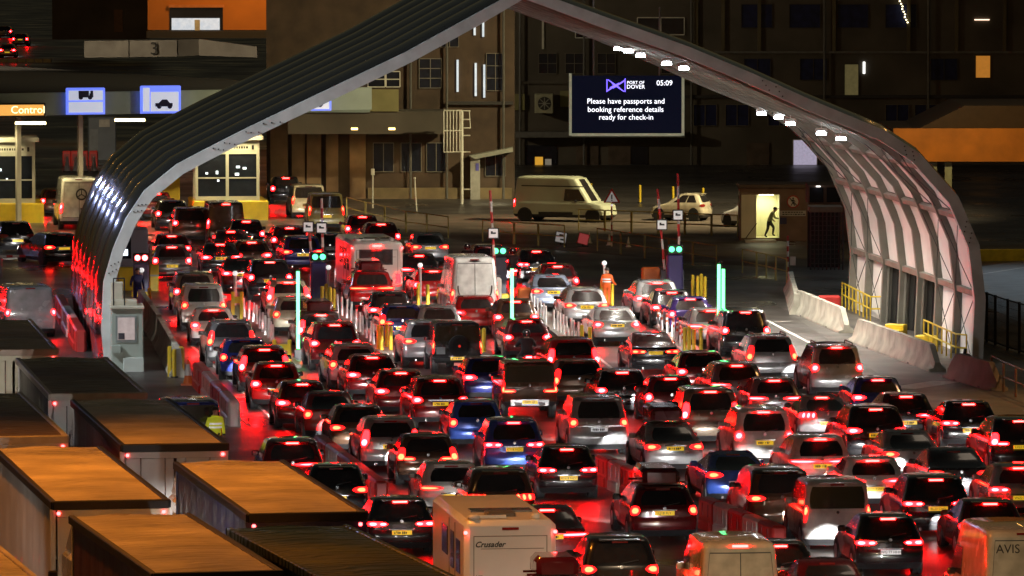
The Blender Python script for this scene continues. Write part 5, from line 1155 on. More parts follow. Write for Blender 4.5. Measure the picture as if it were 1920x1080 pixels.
mb = MB(); mb.cbox(22 * k, 61 * k, -.12, -.002, 0, 27 * k, .03); put('skirt', mb.mesh('skirt', mat('skirt_pale', (.50, .56, .52), .5, 0, .1, 1)), t)
mb = MB(); mb.cbox(0, 18 * k, -.2, -.004, 36 * k, 50 * k, .02); put('shelf_box', mb.mesh('shelf_box', GC), t)
mb = MB(); mb.cbox(-.05, 62 * k, -.1, 1.8, 118 * k + .003, 118 * k + .10, .03); mb.cbox(.02, 50 * k, .5, 1.8, 118 * k + .103, 118 * k + .28, .03); mb.cbox(.02, 24 * k, 1.2, 1.9, 118 * k + .283, 118 * k + .9, .03); put('roof', mb.mesh('roof', mat('cabin_roof_cream', (.45, .42, .33), .55)), t)
mb = MB(); mb.bar((.1, .5, 118 * k), (.1, .5, 118 * k + 1.1), .025, 5); mb.bar((.5, .5, 118 * k), (.5, .5, 118 * k + 1.1), .025, 5); mb.bar((.1, .5, 118 * k + 1.1), (.5, .5, 118 * k + 1.1), .025, 5); put('rail', mb.mesh('rail', TRIM), t)
# kiosk behind it with yellow base
t = thing('lane_kiosk', 'blue-grey kiosk with yellow lower half beside the red signals', 'kiosk', G(222, 545), R(5)); k = t.location.y / F
mb = MB(); mb.cbox(0, 56 * k, 0, 1.8, 45 * k, 116 * k, .05); put('wall', mb.mesh('wall', mat('kiosk_blue_grey', (.16, .17, .22), .45, 0, .12, 1)), t)
mb = MB(); mb.cbox(-.02, 57 * k, -.03, 1.8, 0, 44 * k, .05); put('base', mb.mesh('base', YEL), t)
mb = MB(); mb.box(3 * k, 24 * k, -.02, -.002, 60 * k, 100 * k); w_ = put('window', mb.mesh('window', REFL), t)
mb = MB(); mb.cbox(8 * k, 18 * k, -.035, -.021, 66 * k, 78 * k, .01); put('lit_monitor', mb.mesh('lit_monitor', GLO), w_)
t = thing('yellow_box', 'yellow cabinet next to the lowered barrier arm', 'cabinet', G(281, 546), R(5)); k = t.location.y / F
mb = MB(); mb.cbox(0, 17 * k, 0, .8, 0, 50 * k, .03); put('casing', mb.mesh('casing', YEL), t); mb = MB(); mb.box(0, 17 * k, -.02, -.002, 28 * k, 31 * k); put('band', mb.mesh('band', GC), t)

# ------------------------------------------------------------------ lane signals, green tubes, barrier arms
def led(n, c, s): return mat(n, (c[0] * .5, c[1] * .5, c[2] * .5), .4, 0, .03, 5, emit=c, es=s)
GRN = led('signal_green', (.07, 1, .30), 2.6); SRED = led('signal_red', (1, .06, .06), 14); TUBE = led('tube_green', (.115, 1, .25), 3.0)
PUR = mat('pillar_purple', (.035, .025, .13), .5, 0, .2, 1)
BLK = mat('signal_black', (.012, .012, .014), .45, 0, .1, 5)
def signal(label, px, py, base, lamp, pm, dz=.19):
    b = G(px, base); k = b.y / F; t = thing('lane_signal', label, 'traffic light', b, R(5), 'paired lane signals'); h = (base - py) * k
    mb = MB(); mb.cbox(-.34, .34, 0, .5, 0, h - .25, .06); put('pillar', mb.mesh('pillar', pm), t)
    mb = MB(); mb.cbox(-.36, .36, -.05, .2, h - .2, h + .2, .04); put('lamp_case', mb.mesh('lamp_case', BLK), t)
    for x in (-.16, .16): mb = MB(); mb.bar((x, -.10, h), (x, -.052, h), .12, 14); put('lamp', mb.mesh('lamp', lamp), t)
    mb = MB(); mb.cbox(-.42, .42, -.12, .6, 0, .22, .04); put('foot', mb.mesh('foot', YEL), t)
signal('pair of red lane lights on a blue-grey pillar by the arch', 265, 483, 556, SRED, mat('pillar_blue_grey', (.10, .11, .2), .5))
signal('pair of green lane lights on a purple pillar, leftmost of the green pairs', 598, 481, 574, GRN, PUR)
signal('pair of green lane lights behind the white high van', 936, 470, 560, GRN, mat('pillar_dark', (.03, .03, .05), .5))
signal('pair of green lane lights on a purple pillar below the raised arms', 1266, 467, 556, GRN, PUR)
def tube(label, px, y0, y1, base, twin=False):
    b = G(px, base); k = b.y / F; t = thing('light_tube', label, 'light tube', b, 0, 'upright green light tubes'); z0, z1 = (base - y1) * k, (base - y0) * k
    mb = MB(); mb.bar((0, .12, 0), (0, .12, z1 + .12), .05, 8); mb.cbox(-.16, .16, .0, .3, 0, .35, .04); mb.box(-.07, .07, .02, .12, z1, z1 + .06); put('post', mb.mesh('post', BLK), t)
    for i, x in enumerate((-.07, .10) if twin else (0,)):
        mb = MB(); mb.bar((x, 0, z0), (x, 0, z1 - (.18 if i else 0)), .062, 10); put('tube', mb.mesh('tube', TUBE, 40), t)
tube('upright green light tube, single, in the left lane', 559, 508, 654, 672)
tube('upright green light tube, single, in the middle beside the white van', 960, 503, 643, 664)
tube('upright twin green light tubes at the right-hand lane', 1351, 495, 640, 662, True)
AR, AW = mat('arm_red', (.45, .03, .03), .45, 0, .1, 3), mat('arm_white', (.62, .60, .58), .45, 0, .1, 3)
def arm(label, base, p, q, box=None, icon=None, n=8, r=.055):
    b = G(*base); Y = b.y; P0, P1 = V(*p, Y) - b, V(*q, Y) - b; t = thing('barrier_arm', label, 'barrier arm', b, 0, 'raised barrier arms over the lanes')
    mb = MB(); mb.cbox(-.18, .18, 0, .4, 0, 1.05, .04); put('motor_box', mb.mesh('motor_box', mat('motor_grey', (.14, .14, .17), .5)), t)
    mb = MB(); mb.bar((P0.x, .2, .9), (P0.x, .0, P0.z), .04, 6); put('pivot', mb.mesh('pivot', TRIM), t)
    for i in range(n):
        a_, b_ = P0.lerp(P1, i / n), P0.lerp(P1, (i + 1) / n); mb = MB(); mb.bar(a_, b_, r, 8); put('arm_band', mb.mesh('arm_band', AR if i % 2 else AW, 40), t)
    if box:
        c = V(*box, Y) - b; s = .24; mb = MB(); mb.cbox(c.x - s, c.x + s, -.16, -.06, c.z - s, c.z + s, .03); s2 = put('sign_plate', mb.mesh('sign_plate', BLK), t)
        mb = MB(); mb.cbox(c.x - s * .8, c.x + s * .8, -.172, -.161, c.z - s * .8, c.z + s * .8, .003); put('sign_face', mb.mesh('sign_face', mat('sign_face_white', (.66, .66, .62), .5, 0, .08, 5, emit=(1, 1, 1), es=.16)), s2)
        mb = MB(); mb.box(c.x - s * .45, c.x + s * .45, -.182, -.173, c.z - .03, c.z + .04); mb.box(c.x - s * .45, c.x - s * .1, -.182, -.173, c.z + .04, c.z + .09); put('pictogram', mb.mesh('pictogram', BLK), s2)
arm('raised red and white arm left of the pale green panel van', (931, 562), (929, 520), (919, 357), (925, 437))
arm('raised arm with a small lorry sign, right of the triangular sign', (1247, 552), (1246, 505), (1233, 354), (1241, 421))
arm('tallest raised arm, above the purple pillar with green lights', (1275, 552), (1274, 515), (1271, 325), (1271, 403))
arm('short raised arm with a square sign, left of a pair near the yellow van', (586, 560), (585, 500), (579, 420), (578, 425), n=5)
arm('raised arm with a red tip in front of the yellow van', (606, 560), (606, 500), (603, 372), (603, 427), n=7)
arm('lowered white arm across the left lane', (362, 545), (356, 508), (298, 513), None, n=4)
arm('lowered white arm by the left edge, across the lorry lane', (-4, 520), (0, 481), (48, 480), None, n=4)
def knob_pole(label, px, top, base):
    b = G(px, base); k = b.y / F; t = thing('lamp_pole', label, 'pole', b, 0, 'short lane poles with round heads'); h = (base - top) * k
    mb = MB(); mb.bar((0, 0, 0), (0, 0, h), .06, 8); put('pole', mb.mesh('pole', mat('pole_pale', (.42, .40, .40), .5)), t)
    mb = MB(); mb.ball((0, -.02, h), .11, 0, 10); put('head', mb.mesh('head', mat('knob_white', (.8, .8, .8), .3, 0, .05, 5, emit=(1, 1, 1), es=.35)), t)
for q in ((266, 506, 566, 'round-headed pole beside the person in blue'), (441, 512, 600, 'round-headed pole rising from the yellow frame at left'), (616, 501, 575, 'round-headed pole beside the leftmost green pair'), (788, 497, 575, 'round-headed pole left of the white high van'), (1133, 493, 573, 'round-headed pole in front of the worker in orange')): knob_pole(q[3], q[0], q[1], q[2])

# ------------------------------------------------------------------ bollards, yellow frames and wands
mb = MB(); mb.bar((0, 0, 0), (0, 0, 1.0), .075, 10); mb.ball((0, 0, 1.0), .075, 0, 10, .6); BOL = mb.mesh('bollard_post', YEL, 50)
mb = MB(); mb.bar((0, 0, 0), (0, 0, .05), .14, 10); BOLB = mb.mesh('base_plate', TRIM)
def bollards(label, pts, grp):
    for q_, (x, y) in enumerate(pts):
        t = thing('bollard', label.replace('yellow bollard', 'yellow bollard %s from the left' % ORD[q_]), 'bollard', G(x, y), 0, grp); put('bollard_post', BOL, t); put('base_plate', BOLB, t)
bollards('yellow bollard in the cluster right of the leftmost green pair', [(604, 583), (612, 578), (619, 584), (626, 588)], 'bollards by the leftmost green pair')
bollards('yellow bollard in the cluster left of the boxy off-roader', [(710, 660), (716, 662), (725, 656), (733, 662)], 'bollards left of the boxy off-roader')
bollards('yellow bollard below the round-headed pole left of the white van', [(784, 577), (802, 579)], 'bollards left of the white van')
bollards('yellow bollard between the boxy off-roader and the middle green tube', [(883, 664), (897, 668), (907, 666)], 'bollards by the middle tube')
bollards('yellow bollard at the feet of the worker in orange', [(1128, 575), (1139, 571), (1148, 578)], 'bollards by the worker')
bollards('yellow bollard in the row of four beyond the twin green tubes', [(1299, 560), (1308, 562), (1315, 558), (1322, 563)], 'row of four bollards')
bollards('yellow bollard left of the twin green tubes', [(1284, 665), (1292, 662), (1301, 668), (1314, 664)], 'bollards by the twin tubes')
bollards('yellow bollard at the near end of the left concrete barriers', [(327, 708), (342, 704)], 'bollards by the left concrete barriers')
bollards('yellow bollard at the far end of the left concrete barriers', [(263, 590), (280, 586)], 'bollards beyond the left concrete barriers')
bollards('yellow bollard beside the silver saloon with large bright lamps', [(1091, 660), (1106, 664)], 'bollards by the silver saloon')
def yframe(label, px, base, w_, h):
    t = thing('crash_guard', label, 'guard frame', G(px, base), R(-7)); mb = MB()
    for x in (-w_ / 2, w_ / 2): mb.cbox(x - .07, x + .07, -.07, .07, 0, h, .02)
    put('post', mb.mesh('post', YEL), t)
    mb = MB(); mb.cbox(-w_ / 2 + .07, w_ / 2 - .07, -.05, .05, h * .62, h * .84, .02); put('crossbar', mb.mesh('crossbar', YEL), t)
    mb = MB(); mb.cbox(-w_ / 2 + .08, w_ / 2 - .08, -.03, .3, 0, h * .55, .03); put('motor_box', mb.mesh('motor_box', mat('motor_olive', (.2, .17, .09), .5)), t)
yframe('yellow guard frame right of the white people carrier', 445, 604, .36, 1.25); yframe('yellow guard frame right of the dark red estate with tall lamps', 529, 690, .56, 1.05); yframe('yellow guard frame beside the white and orange cone', 329, 706, .42, 1.1)
WW, WR = mat('wand_white', (.72, .72, .74), .45, 0, .08, 4), mat('wand_orange', (.55, .10, .05), .45, 0, .08, 4)
mb = MB(); mb.bar((0, 0, .03), (0, 0, .9), .045, 10); WND = mb.mesh('wand', WW, 50)
mb = MB(); mb.bar((0, 0, 0), (0, 0, .03), .11, 10); WNB = mb.mesh('base', TRIM)
mb = MB(); mb.bar((0, 0, .55), (0, 0, .66), .048, 10); mb.bar((0, 0, .76), (0, 0, .88), .048, 10); WNR = mb.mesh('band', WR, 50)
def wands(label, a, b, n, grp, band=False, h=1.0):
    A, B = G(*a), G(*b)
    for i in range(n):
        t = thing('lane_wand', ORD[i] + ' ' + label, 'lane marker', A.lerp(B, i / (n - 1)), 0, grp); t.rotation_euler = (random.uniform(-.05, .05), random.uniform(-.05, .05), 0); t.scale = (1, 1, h)
        put('wand', WND, t); put('base', WNB, t)
        if band: put('band', WNR, t)
wands('white wand in the upper row right of the white hatchback', (459, 600), (482, 613), 4, 'wands right of the white hatchback')
wands('white wand in the lit row right of the grey car with rails', (487, 622), (513, 652), 6, 'wands right of the grey car with rails')
wands('white wand in the short row right of the roof-boxed grey estate', (634, 592), (658, 607), 4, 'wands right of the grey estate')
wands('white wand in the long row above the yellow cluster left of the off-roader', (668, 622), (708, 658), 7, 'wands above the yellow cluster')
wands('brightly lit white wand in front of the white high van', (824, 590), (842, 606), 5, 'wands by the white high van')
wands('white wand in the short row right of the middle green tube', (997, 590), (1024, 615), 6, 'wands right of the middle tube')
wands('white wand in the row left of the silver saloon with large lamps', (1038, 622), (1090, 650), 9, 'wands left of the silver saloon')
wands('red and white wand in the upper row right of the silver saloon', (1199, 600), (1260, 636), 8, 'banded wands, upper row', True)
wands('red and white wand in the lower row right of the black saloon MD61 OYH', (1263, 640), (1282, 662), 4, 'banded wands, lower row', True)
wands('white wand between the red four-wheel drive and the motorhome', (628, 540), (650, 556), 4, 'wands by the motorhome')

# ------------------------------------------------------------------ cones and small signs
def cone(label, px, py, h, m1, m2, grp=None):
    t = thing('traffic_cone', label, 'traffic cone', G(px, py), 0, grp)
    mb = MB(); mb.bar((0, 0, .04 * h), (0, 0, h), .2 * h, 16, 0, .03 * h); put('cone_body', mb.mesh('cone_body', m1, 50), t)
    mb = MB(); mb.cbox(-.27 * h, .27 * h, -.27 * h, .27 * h, 0, .06 * h, .01); put('base', mb.mesh('base', m1), t)
    mb = MB(); mb.bar((0, 0, .38 * h), (0, 0, .82 * h), .147 * h, 16, 0, .069 * h); put('sleeve', mb.mesh('sleeve', m2, 50), t)
cone('white and orange traffic cone at the end of the left concrete barriers', 353, 722, .92, ORP, PWHT)
cone('pale cone beside the leaning red board', 1105, 456, .55, PWHT, AW); cone('pale cone under the triangular sign', 1142, 460, .55, PWHT, AW); cone('pale cone right of the triangular sign', 1178, 463, .5, PWHT, AW)
def board(label, px, base, w_, h, z, m, edge, tilt):
    t = thing('sign_board', label, 'sign', G(px, base), R(-8)); mb = MB(); mb.bar((-.05, .1, 0), (-.05, .1, z + .2), .03, 6); mb.box(-.25, .25, -.1, .3, 0, .05); put('stand', mb.mesh('stand', TRIM), t)
    M_ = Matrix.Translation((0, 0, z)) @ Matrix.Rotation(R(tilt), 4, 'Y'); mb = MB(); mb.box(-w_ / 2, w_ / 2, -.03, .02, -h / 2, h / 2, 0, M_); b_ = put('panel', mb.mesh('panel', edge), t)
    mb = MB(); mb.box(-w_ * .43, w_ * .43, -.045, -.031, -h * .44, h * .44, 0, M_); put('panel_face', mb.mesh('panel_face', m), b_)
    return t, M_, b_
t, M_, b_ = board('white small sign board with two dark marks beyond the cars', 1052, 462, .60, .55, .45, mat('board_white', (.6, .58, .55), .5, 0, .08, 5, emit=(1, 1, 1), es=.08), BLK, 10)
mb = MB(); mb.box(-.1, .1, -.055, -.046, .06, .16, 0, M_); mb.box(-.02, .16, -.055, -.046, -.14, -.06, 0, M_); put('pictogram', mb.mesh('pictogram', BLK), b_)
board('small red sign board leaning beside a pale cone', 1094, 463, .55, .55, .4, mat('board_red', (.5, .07, .07), .5, 0, .1, 5, emit=(1, .15, .15), es=.10), PRED, 14)
b = G(1147, 462); k = b.y / F; t = thing('warning_sign', 'triangular warning sign on a red and white pole', 'sign', b, 0)
for i in range(8): mb = MB(); h = 2.15 / 8; mb.bar((0, 0, i * h), (0, 0, (i + 1) * h), .04, 8); put('pole_band', mb.mesh('pole_band', AR if i % 2 else AW), t)
def tri(mb, s, y0, y1, z): mb.prism([(-s, -s * .58), (s, -s * .58), (0, s * 1.15)], lambda u, v_: (u, y0, z + v_), lambda u, v_: (u, y1, z + v_))
mb = MB(); tri(mb, .42, -.07, -.045, 2.42); p = put('triangle', mb.mesh('triangle', PRED), t)
mb = MB(); tri(mb, .30, -.085, -.071, 2.40); put('sign_face', mb.mesh('sign_face', mat('board_white', (.6, .58, .55))), p)
mb = MB(); mb.box(-.03, .03, -.095, -.086, 2.36, 2.58); mb.box(-.03, .03, -.095, -.086, 2.27, 2.32); put('exclamation', mb.mesh('exclamation', INK), p)
mb = MB(); mb.ball((0, -.06, 2.05), .06); put('reflector', mb.mesh('reflector', MATS['knob_white']), t)
b = G(1477, 520); t = thing('striped_pole', 'red and white striped pole left of the turnstile cage', 'pole', b, 0)
for i in range(8): mb = MB(); h = 1.9 / 8; mb.bar((0, 0, i * h), (0, 0, (i + 1) * h), .05, 8); put('pole_band', mb.mesh('pole_band', AR if i % 2 else AW), t)
mb = MB(); mb.box(.1, .36, -.02, .02, .55, .95); put('white_plate', mb.mesh('white_plate', AW), t)

# ------------------------------------------------------------------ railings and fences
RLY = mat('rail_yellow_dull', (.36, .30, .10), .5, 0, .15, 2); RLW = mat('rail_brown', (.16, .11, .07), .5, 0, .15, 2); RLB = mat('rail_black', (.02, .02, .022), .5, 0, .1, 2)
def hoops(label, pts, m, grp, h=1.1, name='guard_rail', mid=True):
    for i_, (a, b) in enumerate(zip(pts, pts[1:])):
        A, B = G(*a), G(*b); d = (B - A) * .96; t = thing(name, ORD[i_] + ' ' + label, 'railing', A, 0, grp)
        for p in (Vector((0, 0, 0)), d): mb = MB(); mb.bar(p, p + Vector((0, 0, h)), .035, 6); put('post', mb.mesh('post', m), t)
        for z in ((h, .5 * h) if mid else (h,)): mb = MB(); mb.bar(Vector((0, 0, z)), d + Vector((0, 0, z)), .032, 6); put('rail', mb.mesh('rail', m), t)
hoops('yellowish hooped guard rail panel between the ochre pillars and the side-on van', [(650, 408), (686, 418), (722, 426), (762, 436), (801, 441), (842, 447)], RLY, 'guard rails by the pillars')
hoops('dull hooped guard rail panel in front of the pale green panel van', [(905, 453), (965, 458), (1010, 461), (1060, 464)], RLY, 'guard rails by the side-on van')
hoops('brown hooped guard rail panel below the lit doorway', [(1392, 512), (1419, 518), (1437, 522), (1455, 526), (1476, 532)], RLY, 'guard rails below the doorway')
hoops('faint brown hooped guard rail panel right of the small sign boards', [(1120, 470), (1165, 477), (1210, 484), (1255, 491), (1300, 498), (1345, 505)], RLY, 'guard rails right of the sign boards')
hoops('long low guard rail panel along the dark yard behind the small cones', [(1085, 432), (1135, 434), (1185, 436), (1235, 438), (1285, 440), (1335, 442), (1385, 444)], RLY, 'guard rails along the dark yard')
for i, x in enumerate((1010, 1062, 1108, 1200, 1262, 1318)):
    t = thing('bollard', 'pale yard bollard %s from the left, before the dark building' % ORD[i], 'bollard', G(x, 372 + i * 3), 0, 'yard bollards'); put('bollard_post', BOL, t); put('base_plate', BOLB, t)
hoops('low brown railing panel at the bottom of the right footpath', [(1859, 722), (1882, 735), (1905, 745), (1935, 757), (1965, 768)], RLW, 'railings of the right footpath', 1.05)
def handrail(label, pts, h=1.0, m=YEL):
    P_ = [G(*p) for p in pts]; A = P_[0]; t = thing('handrail', label, 'handrail', A, 0)
    for a, b in zip(P_, P_[1:]):
        for z in (h, .5 * h): mb = MB(); mb.bar(a - A + Vector((0, 0, z)), b - A + Vector((0, 0, z)), .035, 6); put('rail', mb.mesh('rail', m), t)
        n = max(1, round((b - a).length / 1.1))
        for i in range(n + 1): p = a.lerp(b, i / n) - A; mb = MB(); mb.bar(p, p + Vector((0, 0, h)), .03, 6); put('post', mb.mesh('post', m), t)
handrail('yellow handrail at the far end of the concrete row', [(1579, 574), (1632, 602), (1672, 602)]); handrail('yellow handrail by the near end of the arch wall', [(1732, 648), (1792, 676), (1812, 678)])
for x, y, lab in ((1650, 628, 'yellow step block below the far yellow handrail'), (1706, 650, 'yellow step block between the two yellow handrails')):
    t = thing('step_block', lab, 'step', G(x, y), R(-25)); mb = MB(); mb.cbox(0, .8, 0, .5, 0, .2, .03); put('lower_tread', mb.mesh('lower_tread', YEL), t); mb = MB(); mb.cbox(.0, .8, .51, .95, 0, .4, .03); put('upper_tread', mb.mesh('upper_tread', YEL), t)
FP = [(1834, 634), (1850, 641), (1866, 647), (1889, 655), (1911, 662), (1940, 672), (1975, 684)]
A = G(*FP[0]); t = thing('security_fence', 'tall black mesh fence along the right footpath', 'fence', A, 0)
for i, q in enumerate(FP):
    p = G(*q) - A; mb = MB(); mb.cbox(p.x - .05, p.x + .05, p.y - .05, p.y + .05, 0, 1.95, .01); put('post', mb.mesh('post', RLB), t)
    if i:
        o = G(*FP[i - 1]) - A; [put('rail', MB().bar(o + Vector((0, 0, z)), p + Vector((0, 0, z)), .03, 5).mesh('rail', RLB), t) for z in (1.9, .1)]
        mb = MB(); n = 22
        for j in range(1, n): c = o.lerp(p, j / n); mb.bar(c + Vector((0, 0, .12)), c + Vector((0, 0, 1.88)), .007, 4, cap=False)
        for z in (.4, .7, 1.0, 1.3, 1.6): mb.bar(o + Vector((0, 0, z)), p + Vector((0, 0, z)), .006, 4, cap=False)
        put('wire_mesh', mb.mesh('wire_mesh', RLB), t)['kind'] = 'stuff'
g = MB(); a, b = G(1828, 640, .012), G(1990, 705, .012); n = Vector((0, .28, 0)); g.quad(a, b, b + n, a + n); struct('footpath_line', g.mesh('footpath_line', mat('line_amber', (.5, .32, .03), .5)))
# post at the right arch foot
t = thing('rubbish_bag', 'dark rounded bag lying at the right foot of the arch', 'bag', G(1808, 690), 0); mb = MB(); mb.ball((0, 0, .28), .34, 0, 12, .85); mb.bar((0, 0, .5), (.04, 0, .72), .06, 6); put('bag', mb.mesh('bag', BLK, 60), t)
# pole by the dark building and lit far-off posts
for x, y0, y1, lab, lit in ((699, 328, 390, 'short white post at the foot of the brown wall', True), (781, 335, 396, 'thin leaning post in front of the brown wall', False)):
    b = G(x, y1); k = b.y / F; t = thing('post', lab, 'post', b, 0); mb = MB(); mb.bar((0, 0, 0), (-.1 if not lit else 0, 0, (y1 - y0) * k), .04, 6); put('pole', mb.mesh('pole', WFR), t)
    mb = MB(); mb.cbox(-.1 if lit else -.16, .1 if lit else -.04, -.08, .08, (y1 - y0) * k, (y1 - y0) * k + (.35 if lit else .08), .02); put('cap', mb.mesh('cap', WFR), t)

# ------------------------------------------------------------------ people
RS = 1.2
def skin(name, joints, edges, root, m, parent, cls):
    me = bpy.data.meshes.new(name); me.from_pydata([j[0] for j in joints], edges, []); o = bpy.data.objects.new(name, me); COL.objects.link(o)
    o.modifiers.new('s', 'SKIN'); sv = me.skin_vertices[0].data
    for i, j in enumerate(joints): sv[i].radius = (j[1] * RS, (j[2] if len(j) > 2 else j[1]) * RS); sv[i].use_root = (i == root)
    o.modifiers.new('d', 'SUBSURF').levels = 1
    bpy.context.view_layer.update(); ne = bpy.data.meshes.new_from_object(o.evaluated_get(bpy.context.evaluated_depsgraph_get())); bpy.data.objects.remove(o)
    ne.name = name; ne.materials.clear()
    for x in m: ne.materials.append(x)
    for p in ne.polygons: p.material_index = cls(p.center); p.use_smooth = True
    return put(name, ne, parent)
SKINM = mat('skin', (.45, .26, .18), .5, 0, .1, 12); SHOE = mat('boot_black', (.012, .012, .012), .5); HAIR = mat('hair_dark', (.02, .014, .01), .6, 0, .2, 30)
def person(label, loc, rz, top, legs, pose='stand', band=False, cap=None, sc=1.0, helmet=False):
    t = thing('person', label, 'person', loc, rz); t.scale = (sc, sc, sc); hv = Vector
    if pose == 'stand':
        J = [((0, 0, .98), .15, .11), ((0, 0, 1.15), .15, .10), ((0, 0, 1.36), .18, .11), ((0, 0, 1.50), .07), ((0, -.02, 1.56), .055), ((0, -.03, 1.66), .095, .105), ((0, -.03, 1.75), .07, .08),
             ((.10, 0, .90), .095), ((.11, -.02, .50), .068), ((.11, .02, .09), .045), ((.11, -.14, .04), .04), ((-.10, 0, .90), .095), ((-.11, .01, .50), .068), ((-.12, .05, .09), .045), ((-.12, -.11, .04), .04),
             ((.20, 0, 1.42), .07), ((.26, .02, 1.14), .05), ((.25, -.10, .92), .036), ((.24, -.16, .84), .034), ((-.20, 0, 1.42), .07), ((-.29, .0, 1.16), .05), ((-.34, -.18, 1.04), .036), ((-.35, -.26, 1.02), .034)]
    elif pose == 'step':
        J = [((0, 0, .90), .15, .11), ((0, -.09, 1.06), .15, .10), ((0, -.20, 1.26), .18, .11), ((0, -.27, 1.39), .07), ((0, -.32, 1.44), .055), ((0, -.36, 1.52), .095, .105), ((0, -.37, 1.61), .07, .08),
             ((.10, 0, .84), .095), ((.11, -.26, .56), .068), ((.11, -.20, .15), .045), ((.11, -.34, .10), .04), ((-.10, 0, .84), .095), ((-.11, .04, .46), .068), ((-.12, .20, .10), .045), ((-.12, .06, .04), .04),
             ((.20, -.20, 1.31), .07), ((.26, -.30, 1.06), .05), ((.22, -.50, 1.02), .036), ((.21, -.58, 1.03), .034), ((-.20, -.2, 1.31), .07), ((-.28, -.18, 1.06), .05), ((-.26, -.34, .9), .036), ((-.26, -.40, .88), .034)]
    else:
        J = [((0, 0, .86), .16, .12), ((0, .06, 1.02), .15, .11), ((0, .13, 1.24), .19, .12), ((0, .18, 1.37), .08), ((0, .2, 1.43), .06), ((0, .22, 1.52), .10, .11), ((0, .22, 1.60), .075, .085),
             ((.12, .05, .82), .10), ((.26, .38, .74), .075), ((.25, .12, .38), .05), ((.25, .22, .30), .045), ((-.12, .05, .82), .10), ((-.26, .38, .74), .075), ((-.25, .12, .38), .05), ((-.25, .22, .30), .045),
             ((.22, .14, 1.30), .075), ((.33, .30, 1.10), .055), ((.32, .56, 1.08), .042), ((.32, .64, 1.06), .04), ((-.22, .14, 1.30), .075), ((-.33, .30, 1.10), .055), ((-.32, .56, 1.08), .042), ((-.32, .64, 1.06), .04)]
    E_ = [(0, 1), (1, 2), (2, 3), (3, 4), (4, 5), (5, 6), (0, 7), (7, 8), (8, 9), (9, 10), (0, 11), (11, 12), (12, 13), (13, 14), (2, 15), (15, 16), (16, 17), (17, 18), (2, 19), (19, 20), (20, 21), (21, 22)]
    zw = J[0][0][2]; zn = J[3][0][2]; hands = [Vector(J[18][0]), Vector(J[22][0])]
    def cls(c):
        if min((c - h).length for h in hands) < .09 or c.z > zn + .02: return 0
        if c.z > zw - .02: return 1
        return 3 if c.z < .14 and pose != 'ride' else 2
    skin('body', J, E_, 0, [SKINM, top, legs, SHOE], t, cls)
    hp = Vector(J[5][0]); s = -1 if pose != 'ride' else 1
    m = MB()
    if helmet: m.ball(hp + Vector((0, 0, .03)), .155, 0, 14, 1.02); put('helmet', m.mesh('helmet', P['black'], 60), t); m = MB(); m.ball(hp + Vector((0, -.12, .09)), .03); put('helmet_reflector', m.mesh('helmet_reflector', MATS['knob_white']), t)
    else:
        m.ball(hp + Vector((0, .02 * -s, .06)), .112, 0, 12, .8); put('cap' if cap else 'hair', m.mesh('hair', cap or HAIR, 60), t)
        if cap: m = MB(); m.cbox(-.08, .08, hp.y + s * .2 - .06, hp.y + s * .2 + .06, hp.z + .05, hp.z + .07, .01); put('cap_peak', m.mesh('cap_peak', cap), t)
        m = MB(); m.bar(hp + Vector((0, s * .10, .01)), hp + Vector((0, s * .135, -.02)), .018, 6, 0, .022); put('nose', m.mesh('nose', SKINM, 60), t)
        m = MB()
        for x in (-.04, .04): m.ball(hp + Vector((x, s * .098, .02)), .014, 0, 6)
        put('eyes', m.mesh('eyes', INK), t)
    if band:
        a = Vector(J[1][0]); b2 = Vector(J[2][0]); u = (b2 - a).normalized()
        for f in (.1, .62):
            c = a.lerp(b2, f); m = MB(); k = 14
            for z in (-.03, .03):
                for i in range(k): an = 2 * math.pi * i / k; rx, ry = (.205 + .02 * f, .15); m.v.append(tuple(c + Vector((rx * math.cos(an), ry * math.sin(an), 0)) + u * z))
            for i in range(k): j = (i + 1) % k; m.f.append((i, j, k + j, k + i)); m.m.append(0)
            put('reflective_band', m.mesh('reflective_band', mat('band_silver', (.75, .75, .75), .3, .2, .05, 5, emit=(1, 1, 1), es=.15), 60), t)
    return t
ORJ = mat('hivis_orange', (.75, .12, .02), .6, 0, .1, 6, emit=(1, .16, .03), es=.10); YEJ = mat('hivis_yellow', (.60, .62, .02), .6, 0, .1, 6, emit=(.8, .85, .05), es=.10)
NAV = mat('cloth_navy', (.02, .025, .12), .7, 0, .15, 6); DKC = mat('cloth_dark', (.018, .018, .02), .7, 0, .15, 6); JAK = mat('jacket_olive', (.22, .22, .10), .7, 0, .15, 6)
person('person in an orange hi-vis coat standing in the road by the yellow bollards', G(1138, 577), R(160), ORJ, ORJ, band=True, sc=.95)
person('person in dark blue standing by the kiosk with the yellow lower half', G(258, 582), R(20), NAV, mat('cloth_blue', (.03, .03, .30), .7), band=False)
person('person in a yellow hi-vis jacket behind the lorry roofs', G(404, 872), R(20), YEJ, DKC, band=True)
o = cab.location; person('person in a cap and olive jacket stepping through the lit doorway', (V(1442, 440, YC).x, YC + .35, zd0 + .002), R(80), JAK, DKC, 'step', cap=DKC, sc=.93)
